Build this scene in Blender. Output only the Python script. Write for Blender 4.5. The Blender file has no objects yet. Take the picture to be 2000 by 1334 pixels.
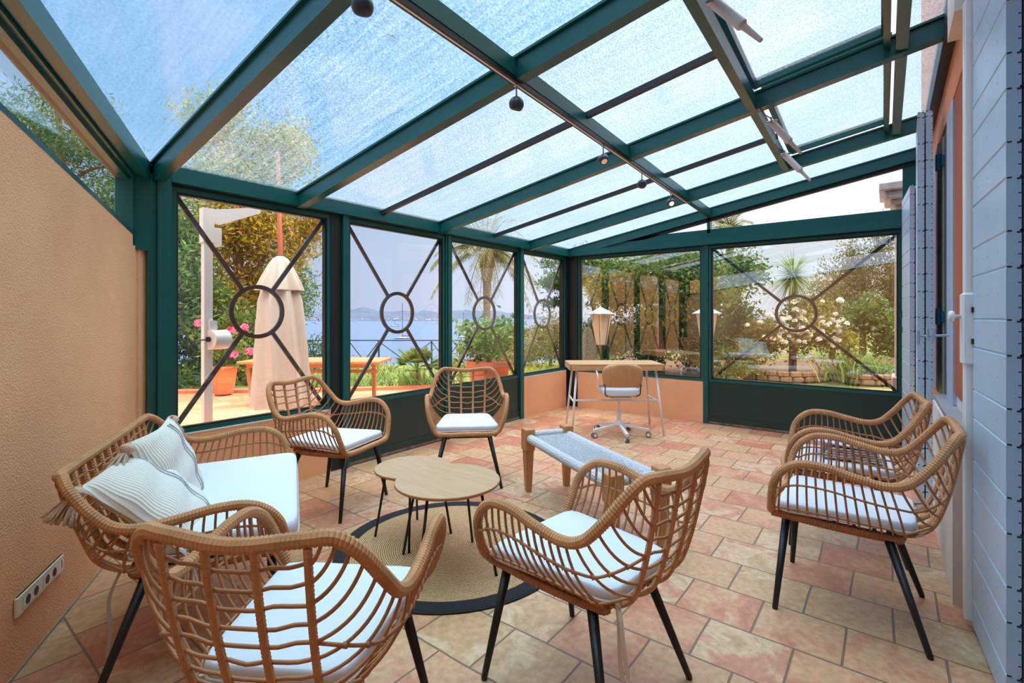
import bpy, math, random
import numpy as np
from mathutils import Vector, Matrix, noise as mnoise

# world axes: x runs along the sea front away from the camera, y towards the sea, z up (metres)
C = bpy.context.scene.collection
sc = bpy.context.scene

# ---------------------------------------------------------------- camera
cam_d = bpy.data.cameras.new('camera'); cam = bpy.data.objects.new('camera', cam_d); C.objects.link(cam)
cam_d.sensor_width = 36.0; cam_d.lens = 36.0 * 949.0 / 2000.0
cam_d.shift_y = -(667.0 - 618.0) / 2000.0
cam_d.clip_start = 0.02; cam_d.clip_end = 20000
YAW = 0.6585
cam.location = (0, 0, 1.2)
cam.rotation_euler = (math.pi / 2, 0, YAW - math.pi / 2)
sc.camera = cam

# ---------------------------------------------------------------- light
sc.view_settings.view_transform = 'Standard'; sc.view_settings.look = 'None'
sc.view_settings.gamma = 1.0; sc.view_settings.use_curve_mapping = False
sc.view_settings.exposure = -0.17
sc.cycles.use_denoising = True
sc.cycles.max_bounces = 7; sc.cycles.diffuse_bounces = 3; sc.cycles.glossy_bounces = 3
sc.cycles.transmission_bounces = 4; sc.cycles.transparent_max_bounces = 14
sc.cycles.caustics_reflective = False; sc.cycles.caustics_refractive = False
sc.cycles.use_adaptive_sampling = True; sc.cycles.adaptive_threshold = 0.02
sc.cycles.sample_clamp_indirect = 6.0

def srgb(r, g, b):
    f = lambda c: (c / 255.0 / 12.92) if c / 255.0 <= 0.04045 else ((c / 255.0 + 0.055) / 1.055) ** 2.4
    return (f(r), f(g), f(b), 1.0)

wd = bpy.data.worlds.new('sky'); sc.world = wd; wd.use_nodes = True
wn = wd.node_tree.nodes; wl = wd.node_tree.links; wn.clear()
wo = wn.new('ShaderNodeOutputWorld'); wb = wn.new('ShaderNodeBackground')
wt = wn.new('ShaderNodeTexCoord'); ws = wn.new('ShaderNodeSeparateXYZ')
wl.new(wt.outputs['Generated'], ws.inputs[0])
# height gradient: hazy pale horizon to clear blue
r1 = wn.new('ShaderNodeValToRGB')
r1.color_ramp.elements[0].position = 0.0; r1.color_ramp.elements[0].color = (0.60, 0.70, 0.93, 1)
e = r1.color_ramp.elements.new(0.10); e.color = (0.58, 0.70, 0.95, 1)
e = r1.color_ramp.elements.new(0.35); e.color = (0.42, 0.66, 0.97, 1)
r1.color_ramp.elements[-1].position = 1.0; r1.color_ramp.elements[-1].color = (0.28, 0.54, 0.95, 1)
wl.new(ws.outputs[2], r1.inputs[0])
# bright haze around the low sun's side of the sky (towards +x -y)
dp = wn.new('ShaderNodeVectorMath'); dp.operation = 'DOT_PRODUCT'
sd = Vector((0.80, -0.52, 0.30)).normalized()
dp.inputs[1].default_value = sd
wl.new(wt.outputs['Generated'], dp.inputs[0])
mr = wn.new('ShaderNodeMapRange'); mr.inputs[1].default_value = -0.1; mr.inputs[2].default_value = 0.95
mr.interpolation_type = 'SMOOTHSTEP'
wl.new(dp.outputs['Value'], mr.inputs[0])
mx = wn.new('ShaderNodeMixRGB'); mx.inputs[2].default_value = (1.30, 1.36, 1.46, 1)
wl.new(mr.outputs[0], mx.inputs[0]); wl.new(r1.outputs[0], mx.inputs[1])
# sky overhead, out of view, boosted and warmed to brighten the interior
zr = wn.new('ShaderNodeMapRange'); zr.interpolation_type = 'SMOOTHSTEP'
zr.inputs[1].default_value = 0.52; zr.inputs[2].default_value = 0.95; zr.inputs[3].default_value = 1.0; zr.inputs[4].default_value = 9.0
wl.new(ws.outputs[2], zr.inputs[0])
zc = wn.new('ShaderNodeMixRGB'); zc.inputs[2].default_value = (1.06, 0.96, 0.86, 1)
zm = wn.new('ShaderNodeMapRange'); zm.inputs[1].default_value = 0.52; zm.inputs[2].default_value = 0.8; wl.new(ws.outputs[2], zm.inputs[0])
wl.new(zm.outputs[0], zc.inputs[0]); wl.new(mx.outputs[0], zc.inputs[1])
ms = wn.new('ShaderNodeMath'); ms.operation = 'MULTIPLY'; ms.inputs[1].default_value = 1.0; wl.new(zr.outputs[0], ms.inputs[0])
wl.new(zc.outputs[0], wb.inputs[0]); wl.new(ms.outputs[0], wb.inputs[1])
wl.new(wb.outputs[0], wo.inputs[0])

sun_d = bpy.data.lights.new('sun', 'SUN'); sun = bpy.data.objects.new('sun', sun_d); C.objects.link(sun)
sun_d.energy = 1.6; sun_d.angle = math.radians(3); sun_d.color = (1.0, 0.84, 0.62)
sun_dir = Vector((0.25, -0.80, 0.50)).normalized()         # from the scene towards the sun, over the house
sun.rotation_euler = sun_dir.to_track_quat('Z', 'Y').to_euler()
sun.location = (0, -10, 12)

# ---------------------------------------------------------------- materials
def newmat(name):
    m = bpy.data.materials.new(name); m.use_nodes = True
    nt = m.node_tree; b = nt.nodes.get('Principled BSDF')
    return m, nt, b

def N(nt, typ, **kw):
    n = nt.nodes.new(typ)
    for k, v in kw.items(): setattr(n, k, v)
    return n

def mat(name, col, rough=0.6, metal=0.0, bump=0.0, bscale=60.0, var=0.0, vscale=4.0, stretch=(1, 1, 1), spec=0.5, island=0.0, bdist=0.01):
    """plain surface with procedural noise in colour and relief"""
    m, nt, b = newmat(name)
    b.inputs['Base Color'].default_value = col; b.inputs['Roughness'].default_value = rough
    b.inputs['Metallic'].default_value = metal; b.inputs['Specular IOR Level'].default_value = spec
    if var or bump:
        tc = N(nt, 'ShaderNodeTexCoord'); mp = N(nt, 'ShaderNodeMapping'); mp.inputs['Scale'].default_value = stretch
        nt.links.new(tc.outputs['Object'], mp.inputs[0])
    src = None
    if var:
        nz = N(nt, 'ShaderNodeTexNoise'); nz.inputs['Scale'].default_value = vscale; nz.inputs['Detail'].default_value = 5
        nt.links.new(mp.outputs[0], nz.inputs['Vector'])
        cr = N(nt, 'ShaderNodeValToRGB')
        lo = [max(0, c * (1 - var)) for c in col[:3]] + [1]; hi = [min(1, c * (1 + var)) for c in col[:3]] + [1]
        cr.color_ramp.elements[0].position = .3; cr.color_ramp.elements[0].color = lo
        cr.color_ramp.elements[1].position = .7; cr.color_ramp.elements[1].color = hi
        nt.links.new(nz.outputs[0], cr.inputs[0]); nt.links.new(cr.outputs[0], b.inputs['Base Color'])
    if bump:
        nb = N(nt, 'ShaderNodeTexNoise'); nb.inputs['Scale'].default_value = bscale; nb.inputs['Detail'].default_value = 3
        nt.links.new(mp.outputs[0], nb.inputs['Vector'])
        bp = N(nt, 'ShaderNodeBump'); bp.inputs['Strength'].default_value = bump; bp.inputs['Distance'].default_value = bdist
        nt.links.new(nb.outputs[0], bp.inputs['Height']); nt.links.new(bp.outputs[0], b.inputs['Normal'])
    return m

def leafmat(name, cols, rough=0.55, trans=0.35, rndpos=None):
    """leaves: every leaf its own tint, a little light through them"""
    m, nt, b = newmat(name)
    geo = N(nt, 'ShaderNodeNewGeometry'); cr = N(nt, 'ShaderNodeValToRGB'); cr.color_ramp.interpolation = 'LINEAR'
    els = cr.color_ramp.elements
    els[0].color = cols[0]; els[0].position = 0; els[1].color = cols[-1]; els[1].position = 1
    for i, c in enumerate(cols[1:-1]):
        e = els.new((i + 1) / (len(cols) - 1)); e.color = c
    nt.links.new(geo.outputs['Random Per Island'], cr.inputs[0])
    nt.links.new(cr.outputs[0], b.inputs['Base Color']); b.inputs['Roughness'].default_value = rough
    b.inputs['Specular IOR Level'].default_value = 0.3
    tr = N(nt, 'ShaderNodeBsdfTranslucent'); nt.links.new(cr.outputs[0], tr.inputs[0])
    mixs = N(nt, 'ShaderNodeMixShader'); mixs.inputs[0].default_value = trans
    out = nt.nodes['Material Output']
    nt.links.new(b.outputs[0], mixs.inputs[1]); nt.links.new(tr.outputs[0], mixs.inputs[2]); nt.links.new(mixs.outputs[0], out.inputs[0])
    return m

def glassmat(name, tint, mult, base):
    m, nt, b = newmat(name); nt.nodes.remove(b)
    out = nt.nodes['Material Output']
    t = N(nt, 'ShaderNodeBsdfTransparent'); t.inputs[0].default_value = tint
    g = N(nt, 'ShaderNodeBsdfGlossy'); g.inputs['Roughness'].default_value = 0.0; g.inputs[0].default_value = (1, 1, 1, 1)
    f = N(nt, 'ShaderNodeLayerWeight'); f.inputs['Blend'].default_value = 0.5
    pw = N(nt, 'ShaderNodeMath', operation='POWER'); pw.inputs[1].default_value = 4.0; nt.links.new(f.outputs['Facing'], pw.inputs[0])
    mm = N(nt, 'ShaderNodeMath', operation='MULTIPLY_ADD', use_clamp=True); mm.inputs[1].default_value = mult; mm.inputs[2].default_value = base
    nt.links.new(pw.outputs[0], mm.inputs[0])
    mixs = N(nt, 'ShaderNodeMixShader')
    nt.links.new(mm.outputs[0], mixs.inputs[0]); nt.links.new(t.outputs[0], mixs.inputs[1]); nt.links.new(g.outputs[0], mixs.inputs[2])
    nt.links.new(mixs.outputs[0], out.inputs[0])
    return m

def roofglass(name, tint, milk, amount, streak=0.5, grain=2.2):
    """sloping roof pane misted with condensation that runs down the slope in streaks"""
    m, nt, b = newmat(name); nt.nodes.remove(b); out = nt.nodes['Material Output']
    tc = N(nt, 'ShaderNodeTexCoord')
    mp = N(nt, 'ShaderNodeMapping'); mp.inputs['Scale'].default_value = (46, 2.6, 2.6); nt.links.new(tc.outputs['Object'], mp.inputs[0])
    n1 = N(nt, 'ShaderNodeTexNoise'); n1.inputs['Scale'].default_value = 1.0; n1.inputs['Detail'].default_value = 4; n1.inputs['Distortion'].default_value = 0.9
    nt.links.new(mp.outputs[0], n1.inputs['Vector'])
    n2 = N(nt, 'ShaderNodeTexNoise'); n2.inputs['Scale'].default_value = 105.0; n2.inputs['Detail'].default_value = 2
    nt.links.new(tc.outputs['Object'], n2.inputs['Vector'])
    n3 = N(nt, 'ShaderNodeTexNoise'); n3.inputs['Scale'].default_value = 1.3; n3.inputs['Detail'].default_value = 3
    nt.links.new(tc.outputs['Object'], n3.inputs['Vector'])
    a = N(nt, 'ShaderNodeMath', operation='MULTIPLY_ADD'); a.inputs[1].default_value = streak; a.inputs[2].default_value = amount - streak * 0.5
    nt.links.new(n1.outputs[0], a.inputs[0])
    c = N(nt, 'ShaderNodeMath', operation='MULTIPLY_ADD'); c.inputs[1].default_value = grain; nt.links.new(n2.outputs[0], c.inputs[0])
    d = N(nt, 'ShaderNodeMath', operation='SUBTRACT'); d.inputs[1].default_value = grain / 2
    nt.links.new(a.outputs[0], c.inputs[2]); nt.links.new(c.outputs[0], d.inputs[0])
    e = N(nt, 'ShaderNodeMath', operation='MULTIPLY_ADD', use_clamp=True); e.inputs[1].default_value = 0.3
    nt.links.new(n3.outputs[0], e.inputs[0]); 
    s = N(nt, 'ShaderNodeMath', operation='SUBTRACT'); s.inputs[1].default_value = 0.15
    nt.links.new(d.outputs[0], s.inputs[0]); nt.links.new(s.outputs[0], e.inputs[2])
    tm_ = N(nt, 'ShaderNodeMixRGB'); tm_.inputs[1].default_value = tint; tm_.inputs[2].default_value = milk; nt.links.new(e.outputs[0], tm_.inputs[0])
    t = N(nt, 'ShaderNodeBsdfTransparent'); nt.links.new(tm_.outputs[0], t.inputs[0])
    tl = N(nt, 'ShaderNodeBsdfTranslucent'); tl.inputs[0].default_value = (.9, .96, 1, 1)
    sf = N(nt, 'ShaderNodeMath', operation='MULTIPLY'); sf.inputs[1].default_value = .14; nt.links.new(e.outputs[0], sf.inputs[0]); e = sf
    g = N(nt, 'ShaderNodeBsdfGlossy'); g.inputs['Roughness'].default_value = 0.12
    m1 = N(nt, 'ShaderNodeMixShader'); nt.links.new(e.outputs[0], m1.inputs[0]); nt.links.new(t.outputs[0], m1.inputs[1]); nt.links.new(tl.outputs[0], m1.inputs[2])
    m2 = N(nt, 'ShaderNodeMixShader'); m2.inputs[0].default_value = 0.05; nt.links.new(m1.outputs[0], m2.inputs[1]); nt.links.new(g.outputs[0], m2.inputs[2])
    nt.links.new(m2.outputs[0], out.inputs[0])
    return m

def tilemat(name, w, h, cols, mortar, rot=True, off=(0, 0), wet=0.42, msize=0.006):
    """hand made terracotta tiles in running bond"""
    m, nt, b = newmat(name)
    tc = N(nt, 'ShaderNodeTexCoord'); sp = N(nt, 'ShaderNodeSeparateXYZ'); cb = N(nt, 'ShaderNodeCombineXYZ')
    nt.links.new(tc.outputs['Object'], sp.inputs[0])
    nt.links.new(sp.outputs[1 if rot else 0], cb.inputs[0]); nt.links.new(sp.outputs[0 if rot else 1], cb.inputs[1])
    mp = N(nt, 'ShaderNodeMapping'); mp.inputs['Location'].default_value = (off[0], off[1], 0); nt.links.new(cb.outputs[0], mp.inputs[0])
    wob = N(nt, 'ShaderNodeTexNoise'); wob.inputs['Scale'].default_value = 2.5; nt.links.new(tc.outputs['Object'], wob.inputs['Vector'])
    vm = N(nt, 'ShaderNodeVectorMath', operation='SCALE'); vm.inputs['Scale'].default_value = 0.018; nt.links.new(wob.outputs[1], vm.inputs[0])
    va = N(nt, 'ShaderNodeVectorMath', operation='ADD'); nt.links.new(mp.outputs[0], va.inputs[0]); nt.links.new(vm.outputs[0], va.inputs[1])
    br = N(nt, 'ShaderNodeTexBrick'); br.offset = 0.5; br.squash = 1.0
    br.inputs['Color1'].default_value = (0, 0, 0, 1); br.inputs['Color2'].default_value = (1, 1, 1, 1); br.inputs['Mortar'].default_value = (.5, .5, .5, 1)
    br.inputs['Scale'].default_value = 1.0; br.inputs['Mortar Size'].default_value = msize; br.inputs['Mortar Smooth'].default_value = 0.25
    br.inputs['Brick Width'].default_value = w; br.inputs['Row Height'].default_value = h
    nt.links.new(va.outputs[0], br.inputs['Vector'])
    n1 = N(nt, 'ShaderNodeTexNoise'); n1.inputs['Scale'].default_value = 5.5; n1.inputs['Detail'].default_value = 6; n1.inputs['Roughness'].default_value = .62; n1.inputs['Distortion'].default_value = 0.6
    ad = N(nt, 'ShaderNodeVectorMath', operation='MULTIPLY_ADD'); ad.inputs[1].default_value = (7, 7, 7)   # every tile its own piece of the noise
    nt.links.new(br.outputs['Color'], ad.inputs[0]); nt.links.new(tc.outputs['Object'], ad.inputs[2])
    nt.links.new(ad.outputs[0], n1.inputs['Vector'])
    k = N(nt, 'ShaderNodeMath', operation='MULTIPLY_ADD'); k.inputs[1].default_value = 1.5; k.inputs[2].default_value = -0.75
    nt.links.new(n1.outputs[0], k.inputs[0])
    k2 = N(nt, 'ShaderNodeMath', operation='ADD', use_clamp=True); nt.links.new(br.outputs['Color'], k2.inputs[0]); nt.links.new(k.outputs[0], k2.inputs[1])
    cr = N(nt, 'ShaderNodeValToRGB'); els = cr.color_ramp.elements
    els[0].color = cols[0]; els[0].position = .04; els[1].color = cols[-1]; els[1].position = .96
    for i, c in enumerate(cols[1:-1]):
        e = els.new(.04 + .92 * (i + 1) / (len(cols) - 1)); e.color = c
    nt.links.new(k2.outputs[0], cr.inputs[0])
    # fine wear
    n2 = N(nt, 'ShaderNodeTexNoise'); n2.inputs['Scale'].default_value = 34; n2.inputs['Detail'].default_value = 5; nt.links.new(tc.outputs['Object'], n2.inputs['Vector'])
    mw = N(nt, 'ShaderNodeMapRange'); mw.inputs[1].default_value = .3; mw.inputs[2].default_value = .75; mw.inputs[3].default_value = .78; mw.inputs[4].default_value = 1.12
    nt.links.new(n2.outputs[0], mw.inputs[0])
    mu = N(nt, 'ShaderNodeMixRGB', blend_type='MULTIPLY'); mu.inputs[0].default_value = 1.0
    nt.links.new(cr.outputs[0], mu.inputs[1]); nt.links.new(mw.outputs[0], mu.inputs[2])
    mo = N(nt, 'ShaderNodeMixRGB'); mo.inputs[2].default_value = mortar
    nt.links.new(br.outputs['Fac'], mo.inputs[0]); nt.links.new(mu.outputs[0], mo.inputs[1]); nt.links.new(mo.outputs[0], b.inputs['Base Color'])
    rr = N(nt, 'ShaderNodeMapRange'); rr.inputs[3].default_value = wet - .12; rr.inputs[4].default_value = wet + .18
    nt.links.new(n1.outputs[0], rr.inputs[0]); nt.links.new(rr.outputs[0], b.inputs['Roughness'])
    iv = N(nt, 'ShaderNodeMath', operation='MULTIPLY_ADD'); iv.inputs[1].default_value = -1.0; iv.inputs[2].default_value = 1.0
    nt.links.new(br.outputs['Fac'], iv.inputs[0])
    hb = N(nt, 'ShaderNodeMath', operation='MULTIPLY_ADD'); hb.inputs[1].default_value = 0.25; nt.links.new(n2.outputs[0], hb.inputs[0]); nt.links.new(iv.outputs[0], hb.inputs[2])
    bp = N(nt, 'ShaderNodeBump'); bp.inputs['Strength'].default_value = 0.6; bp.inputs['Distance'].default_value = 0.005
    nt.links.new(hb.outputs[0], bp.inputs['Height']); nt.links.new(bp.outputs[0], b.inputs['Normal'])
    return m

def woodmat(name, c1, c2, scale=(1, 14, 14), rough=0.45):
    m, nt, b = newmat(name)
    tc = N(nt, 'ShaderNodeTexCoord'); mp = N(nt, 'ShaderNodeMapping'); mp.inputs['Scale'].default_value = scale; nt.links.new(tc.outputs['Object'], mp.inputs[0])
    n1 = N(nt, 'ShaderNodeTexNoise'); n1.inputs['Scale'].default_value = 3; n1.inputs['Detail'].default_value = 6; n1.inputs['Distortion'].default_value = 1.2
    nt.links.new(mp.outputs[0], n1.inputs['Vector'])
    cr = N(nt, 'ShaderNodeValToRGB'); cr.color_ramp.elements[0].position = .3; cr.color_ramp.elements[0].color = c1; cr.color_ramp.elements[1].position = .72; cr.color_ramp.elements[1].color = c2
    nt.links.new(n1.outputs[0], cr.inputs[0]); nt.links.new(cr.outputs[0], b.inputs['Base Color']); b.inputs['Roughness'].default_value = rough
    return m

def stripemat(name, base, dark, freq, axis=0, bumps=0.5, lo=.35, hi=.5, fade=None):
    """woven cloth: fine ribs along one axis, some of them darker"""
    m, nt, b = newmat(name); b.inputs['Roughness'].default_value = 0.9
    tc = N(nt, 'ShaderNodeTexCoord'); sp = N(nt, 'ShaderNodeSeparateXYZ'); nt.links.new(tc.outputs['Object'], sp.inputs[0])
    f = N(nt, 'ShaderNodeMath', operation='MULTIPLY'); f.inputs[1].default_value = freq; nt.links.new(sp.outputs[axis], f.inputs[0])
    s = N(nt, 'ShaderNodeMath', operation='SINE'); nt.links.new(f.outputs[0], s.inputs[0])
    bp = N(nt, 'ShaderNodeBump'); bp.inputs['Strength'].default_value = bumps; bp.inputs['Distance'].default_value = 0.003
    nt.links.new(s.outputs[0], bp.inputs['Height']); nt.links.new(bp.outputs[0], b.inputs['Normal'])
    g = N(nt, 'ShaderNodeMapRange', clamp=True); g.inputs[1].default_value = 0.55; g.inputs[2].default_value = 1.0; nt.links.new(s.outputs[0], g.inputs[0])
    if fade:
        h = N(nt, 'ShaderNodeMapRange', clamp=True); h.inputs[1].default_value = fade[0]; h.inputs[2].default_value = fade[1]
        nt.links.new(sp.outputs[axis], h.inputs[0])
        pr = N(nt, 'ShaderNodeMath', operation='MULTIPLY'); nt.links.new(g.outputs[0], pr.inputs[0]); nt.links.new(h.outputs[0], pr.inputs[1]); src = pr
    else: src = g
    mxx = N(nt, 'ShaderNodeMixRGB'); mxx.inputs[1].default_value = base; mxx.inputs[2].default_value = dark
    nt.links.new(src.outputs[0], mxx.inputs[0]); nt.links.new(mxx.outputs[0], b.inputs['Base Color'])
    return m

M = {}
M['peach'] = mat('peach stucco', srgb(252, 184, 136), 0.9, bump=0.8, bscale=150, var=0.10, vscale=2.2, bdist=0.006)
M['peach_house'] = mat('peach house plaster', srgb(226, 150, 112), 0.9, bump=0.5, bscale=90, var=0.08, vscale=2.0)
M['peach_shadow'] = mat('shadowed peach plaster', srgb(176, 96, 66), 0.85, bump=0.4, bscale=80, var=0.10)  # peach wall darkened in its colour for the shadow in the recess
M['green'] = mat('green painted aluminium', srgb(12, 84, 80), 0.32, var=0.06, vscale=8)
M['green_dark'] = mat('dark green painted panel', srgb(22, 54, 46), 0.4, var=0.10, vscale=5)
M['green_black'] = mat('black green gasket', srgb(18, 28, 26), 0.45)
M['iron'] = mat('dark iron bar', srgb(62, 48, 40), 0.5)
M['worn'] = mat('worn sill', srgb(120, 100, 88), 0.8, var=0.5, vscale=20)
M['shutter'] = mat('blue grey shutter paint', srgb(182, 206, 226), 0.38, var=0.05, vscale=6)
M['shutter_edge'] = mat('shutter board end', srgb(156, 174, 196), 0.5)
M['black'] = mat('black metal', srgb(22, 21, 21), 0.38)
M['white'] = mat('white paint', srgb(232, 232, 232), 0.4)
M['offwhite'] = mat('off white plaster', srgb(226, 220, 212), 0.7, var=0.04)
M['cream'] = mat('cream wood', srgb(222, 206, 184), 0.6)
M['teal'] = mat('teal hinge', srgb(30, 110, 130), 0.4)
M['rattan'] = mat('wrapped rattan', srgb(190, 136, 90), 0.48, var=0.16, vscale=14, spec=0.4)
M['rattan_dark'] = mat('rattan wrapping', srgb(172, 108, 64), 0.55, var=0.18, vscale=18)
M['wicker'] = mat('thin rattan cane', srgb(174, 118, 76), 0.5, var=0.15, vscale=20)
M['cushion'] = mat('white cotton', srgb(216, 220, 230), 0.9, bump=0.25, bscale=500, bdist=0.001)
M['piping'] = mat('cushion edge', srgb(214, 200, 192), 0.9)
M['tie'] = mat('beige ribbon', srgb(206, 190, 174), 0.9)
M['sofa_cushion'] = mat('white ribbed cotton', srgb(216, 220, 230), 0.9, bump=0.35, bscale=90, stretch=(1, 6, 1), bdist=0.002)
M['pillow'] = stripemat('woven pillow cover', srgb(232, 226, 218), srgb(196, 164, 132), 560, 1, 0.35, fade=(0.02, -0.17))
M['tassel'] = mat('beige yarn', srgb(214, 184, 158), 0.95, bump=0.6, bscale=200)
M['oak'] = woodmat('light oak veneer', srgb(184, 146, 108), srgb(200, 164, 126), (14, 1.2, 14), 0.35)
M['oak_edge'] = mat('table edge', srgb(176, 116, 78), 0.5)
M['birch'] = woodmat('birch top', srgb(206, 160, 112), srgb(220, 176, 128), (2, 20, 20), 0.4)
M['shell'] = woodmat('bent oak shell', srgb(188, 140, 92), srgb(204, 158, 108), (16, 2, 2), 0.45)
M['teak'] = woodmat('teak', srgb(176, 118, 68), srgb(206, 148, 92), (10, 10, 1.5), 0.5)
M['rope'] = mat('white rope weave', srgb(206, 208, 212), 0.9, bump=1.0, bscale=120, bdist=0.01)
M['rope_seat'] = mat('woven rope seat', srgb(196, 198, 202), 0.95, bump=1.0, bscale=150, var=0.32, vscale=75, stretch=(1, 2.2, 1), bdist=0.01)
M['rope_dark'] = mat('rope weave shadow gaps', srgb(150, 152, 156), 0.9, bump=1.0, bscale=90, var=0.5, vscale=60)
M['jute'] = None
M['steel'] = mat('brushed steel', srgb(190, 190, 192), 0.35, metal=0.8)
M['wheel'] = mat('grey caster wheel', srgb(120, 116, 112), 0.5)
M['actuator'] = mat('light grey actuator', srgb(206, 206, 206), 0.38)
M['beige_plastic'] = mat('cream plastic', srgb(236, 226, 208), 0.4)
M['hole'] = mat('socket recess', srgb(70, 62, 54), 0.7)
M['terra'] = mat('terracotta pot', srgb(222, 146, 98), 0.8, var=0.10, vscale=6)
M['terra_red'] = mat('red terracotta', srgb(204, 128, 94), 0.8, var=0.10, vscale=6)
M['canvas'] = mat('white parasol canvas', srgb(196, 188, 176), 0.9)
M['pole_red'] = mat('mahogany pole', srgb(176, 92, 66), 0.5)
M['soil'] = mat('garden soil', srgb(112, 88, 64), 0.95, bump=1, bscale=20, var=0.3, vscale=5)
M['lawn'] = mat('rough lawn', srgb(124, 134, 66), 0.95, bump=1, bscale=60, var=0.35, vscale=3)
M['stone'] = mat('edging stone', srgb(176, 138, 112), 0.9, bump=0.8, bscale=30, var=0.2)
M['bark'] = mat('bark', srgb(120, 96, 76), 0.95, bump=1.0, bscale=30, var=0.3)
M['palm_bark'] = mat('palm trunk', srgb(168, 140, 116), 0.95, bump=1.0, bscale=26, var=0.3, vscale=20, bdist=0.05)
M['rail'] = mat('dark green railing', srgb(30, 56, 56), 0.5)
M['lamp_glass'] = leafmat('frosted lantern glass', [srgb(246, 242, 232), srgb(246, 242, 232)], .4, .5)
M['lamp_roof'] = mat('zinc lantern roof', srgb(150, 168, 178), 0.4)
M['boat'] = mat('white hull', srgb(236, 240, 244), 0.4)
M['hill'] = mat('haze blue wooded hills', srgb(72, 88, 114), 1.0, var=0.18, vscale=0.012)  # blue of the distance haze is put into the base colour
M['rose_pink'] = mat('pink petals', srgb(240, 110, 150), 0.7)
M['rose_white'] = mat('white petals', srgb(250, 246, 236), 0.7)
M['glass'] = glassmat('window glass', (0.985, 0.99, 0.995, 1), 0.55, 0.035)
M['glass_end'] = glassmat('reflective window glass', (0.95, 0.96, 0.95, 1), 0.6, 0.17)
M['roof_glass'] = roofglass('misted roof glass', (0.56, 0.73, 0.92, 1), (0.85, 0.92, 1.0, 1), 0.55, 0.40, 1.9)
M['roof_blue'] = roofglass('blue misted roof glass', (0.50, 0.72, 0.86, 1), (0.68, 0.86, 0.98, 1), 0.45, 0.30, 0.7)
M['roof_wet'] = roofglass('streaming wet roof glass', (0.52, 0.76, 0.88, 1), (0.78, 0.91, 1.0, 1), 0.45, 0.8)
M['bulb'], _nt, _b = newmat('glowing lamp'); _b.inputs['Emission Color'].default_value = (1.0, 0.50, 0.14, 1); _b.inputs['Emission Strength'].default_value = 9.0
M['bulb_dim'], _nt, _b = newmat('dim lamp face'); _b.inputs['Base Color'].default_value = srgb(236, 206, 180); _b.inputs['Emission Color'].default_value = (1.0, 0.62, 0.36, 1); _b.inputs['Emission Strength'].default_value = 0.35
FLOORC = [srgb(196, 126, 96), srgb(208, 146, 112), srgb(214, 164, 126), srgb(206, 164, 122), srgb(196, 154, 112), srgb(218, 186, 150), srgb(206, 142, 112)]
M['floor'] = tilemat('terracotta floor tiles', 0.287, 0.262, FLOORC, srgb(128, 104, 84), True, off=(0.008, -0.185 + 0.262), wet=0.40, msize=0.0045)
M['terrace'] = tilemat('terrace tiles', 0.30, 0.30, [srgb(216, 140, 102), srgb(226, 156, 116), srgb(230, 172, 132), srgb(222, 150, 112)], srgb(190, 140, 110), True, wet=0.6)

def jute():
    m, nt, b = newmat('braided jute'); b.inputs['Roughness'].default_value = 0.95
    tc = N(nt, 'ShaderNodeTexCoord'); ln = N(nt, 'ShaderNodeVectorMath', operation='LENGTH'); nt.links.new(tc.outputs['Object'], ln.inputs[0])
    f = N(nt, 'ShaderNodeMath', operation='MULTIPLY'); f.inputs[1].default_value = 2 * math.pi / 0.0105; nt.links.new(ln.outputs['Value'], f.inputs[0])
    s = N(nt, 'ShaderNodeMath', operation='SINE'); nt.links.new(f.outputs[0], s.inputs[0])
    nz = N(nt, 'ShaderNodeTexNoise'); nz.inputs['Scale'].default_value = 130; nt.links.new(tc.outputs['Object'], nz.inputs['Vector'])
    a = N(nt, 'ShaderNodeMath', operation='MULTIPLY_ADD'); a.inputs[1].default_value = 0.35; nt.links.new(s.outputs[0], a.inputs[0]); nt.links.new(nz.outputs[0], a.inputs[2])
    cr = N(nt, 'ShaderNodeValToRGB'); cr.color_ramp.elements[0].position = .1; cr.color_ramp.elements[0].color = srgb(140, 100, 64); cr.color_ramp.elements[1].position = .8; cr.color_ramp.elements[1].color = srgb(228, 190, 142)
    nt.links.new(a.outputs[0], cr.inputs[0])
    # black outer braids
    gt = N(nt, 'ShaderNodeMath', operation='GREATER_THAN'); gt.inputs[1].default_value = 0.515; nt.links.new(ln.outputs['Value'], gt.inputs[0])
    mm = N(nt, 'ShaderNodeMixRGB'); mm.inputs[2].default_value = srgb(38, 37, 40); nt.links.new(gt.outputs[0], mm.inputs[0]); nt.links.new(cr.outputs[0], mm.inputs[1])
    nt.links.new(mm.outputs[0], b.inputs['Base Color'])
    bp = N(nt, 'ShaderNodeBump'); bp.inputs['Strength'].default_value = .8; bp.inputs['Distance'].default_value = .006
    nt.links.new(a.outputs[0], bp.inputs['Height']); nt.links.new(bp.outputs[0], b.inputs['Normal'])
    return m
M['jute'] = jute()

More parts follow.
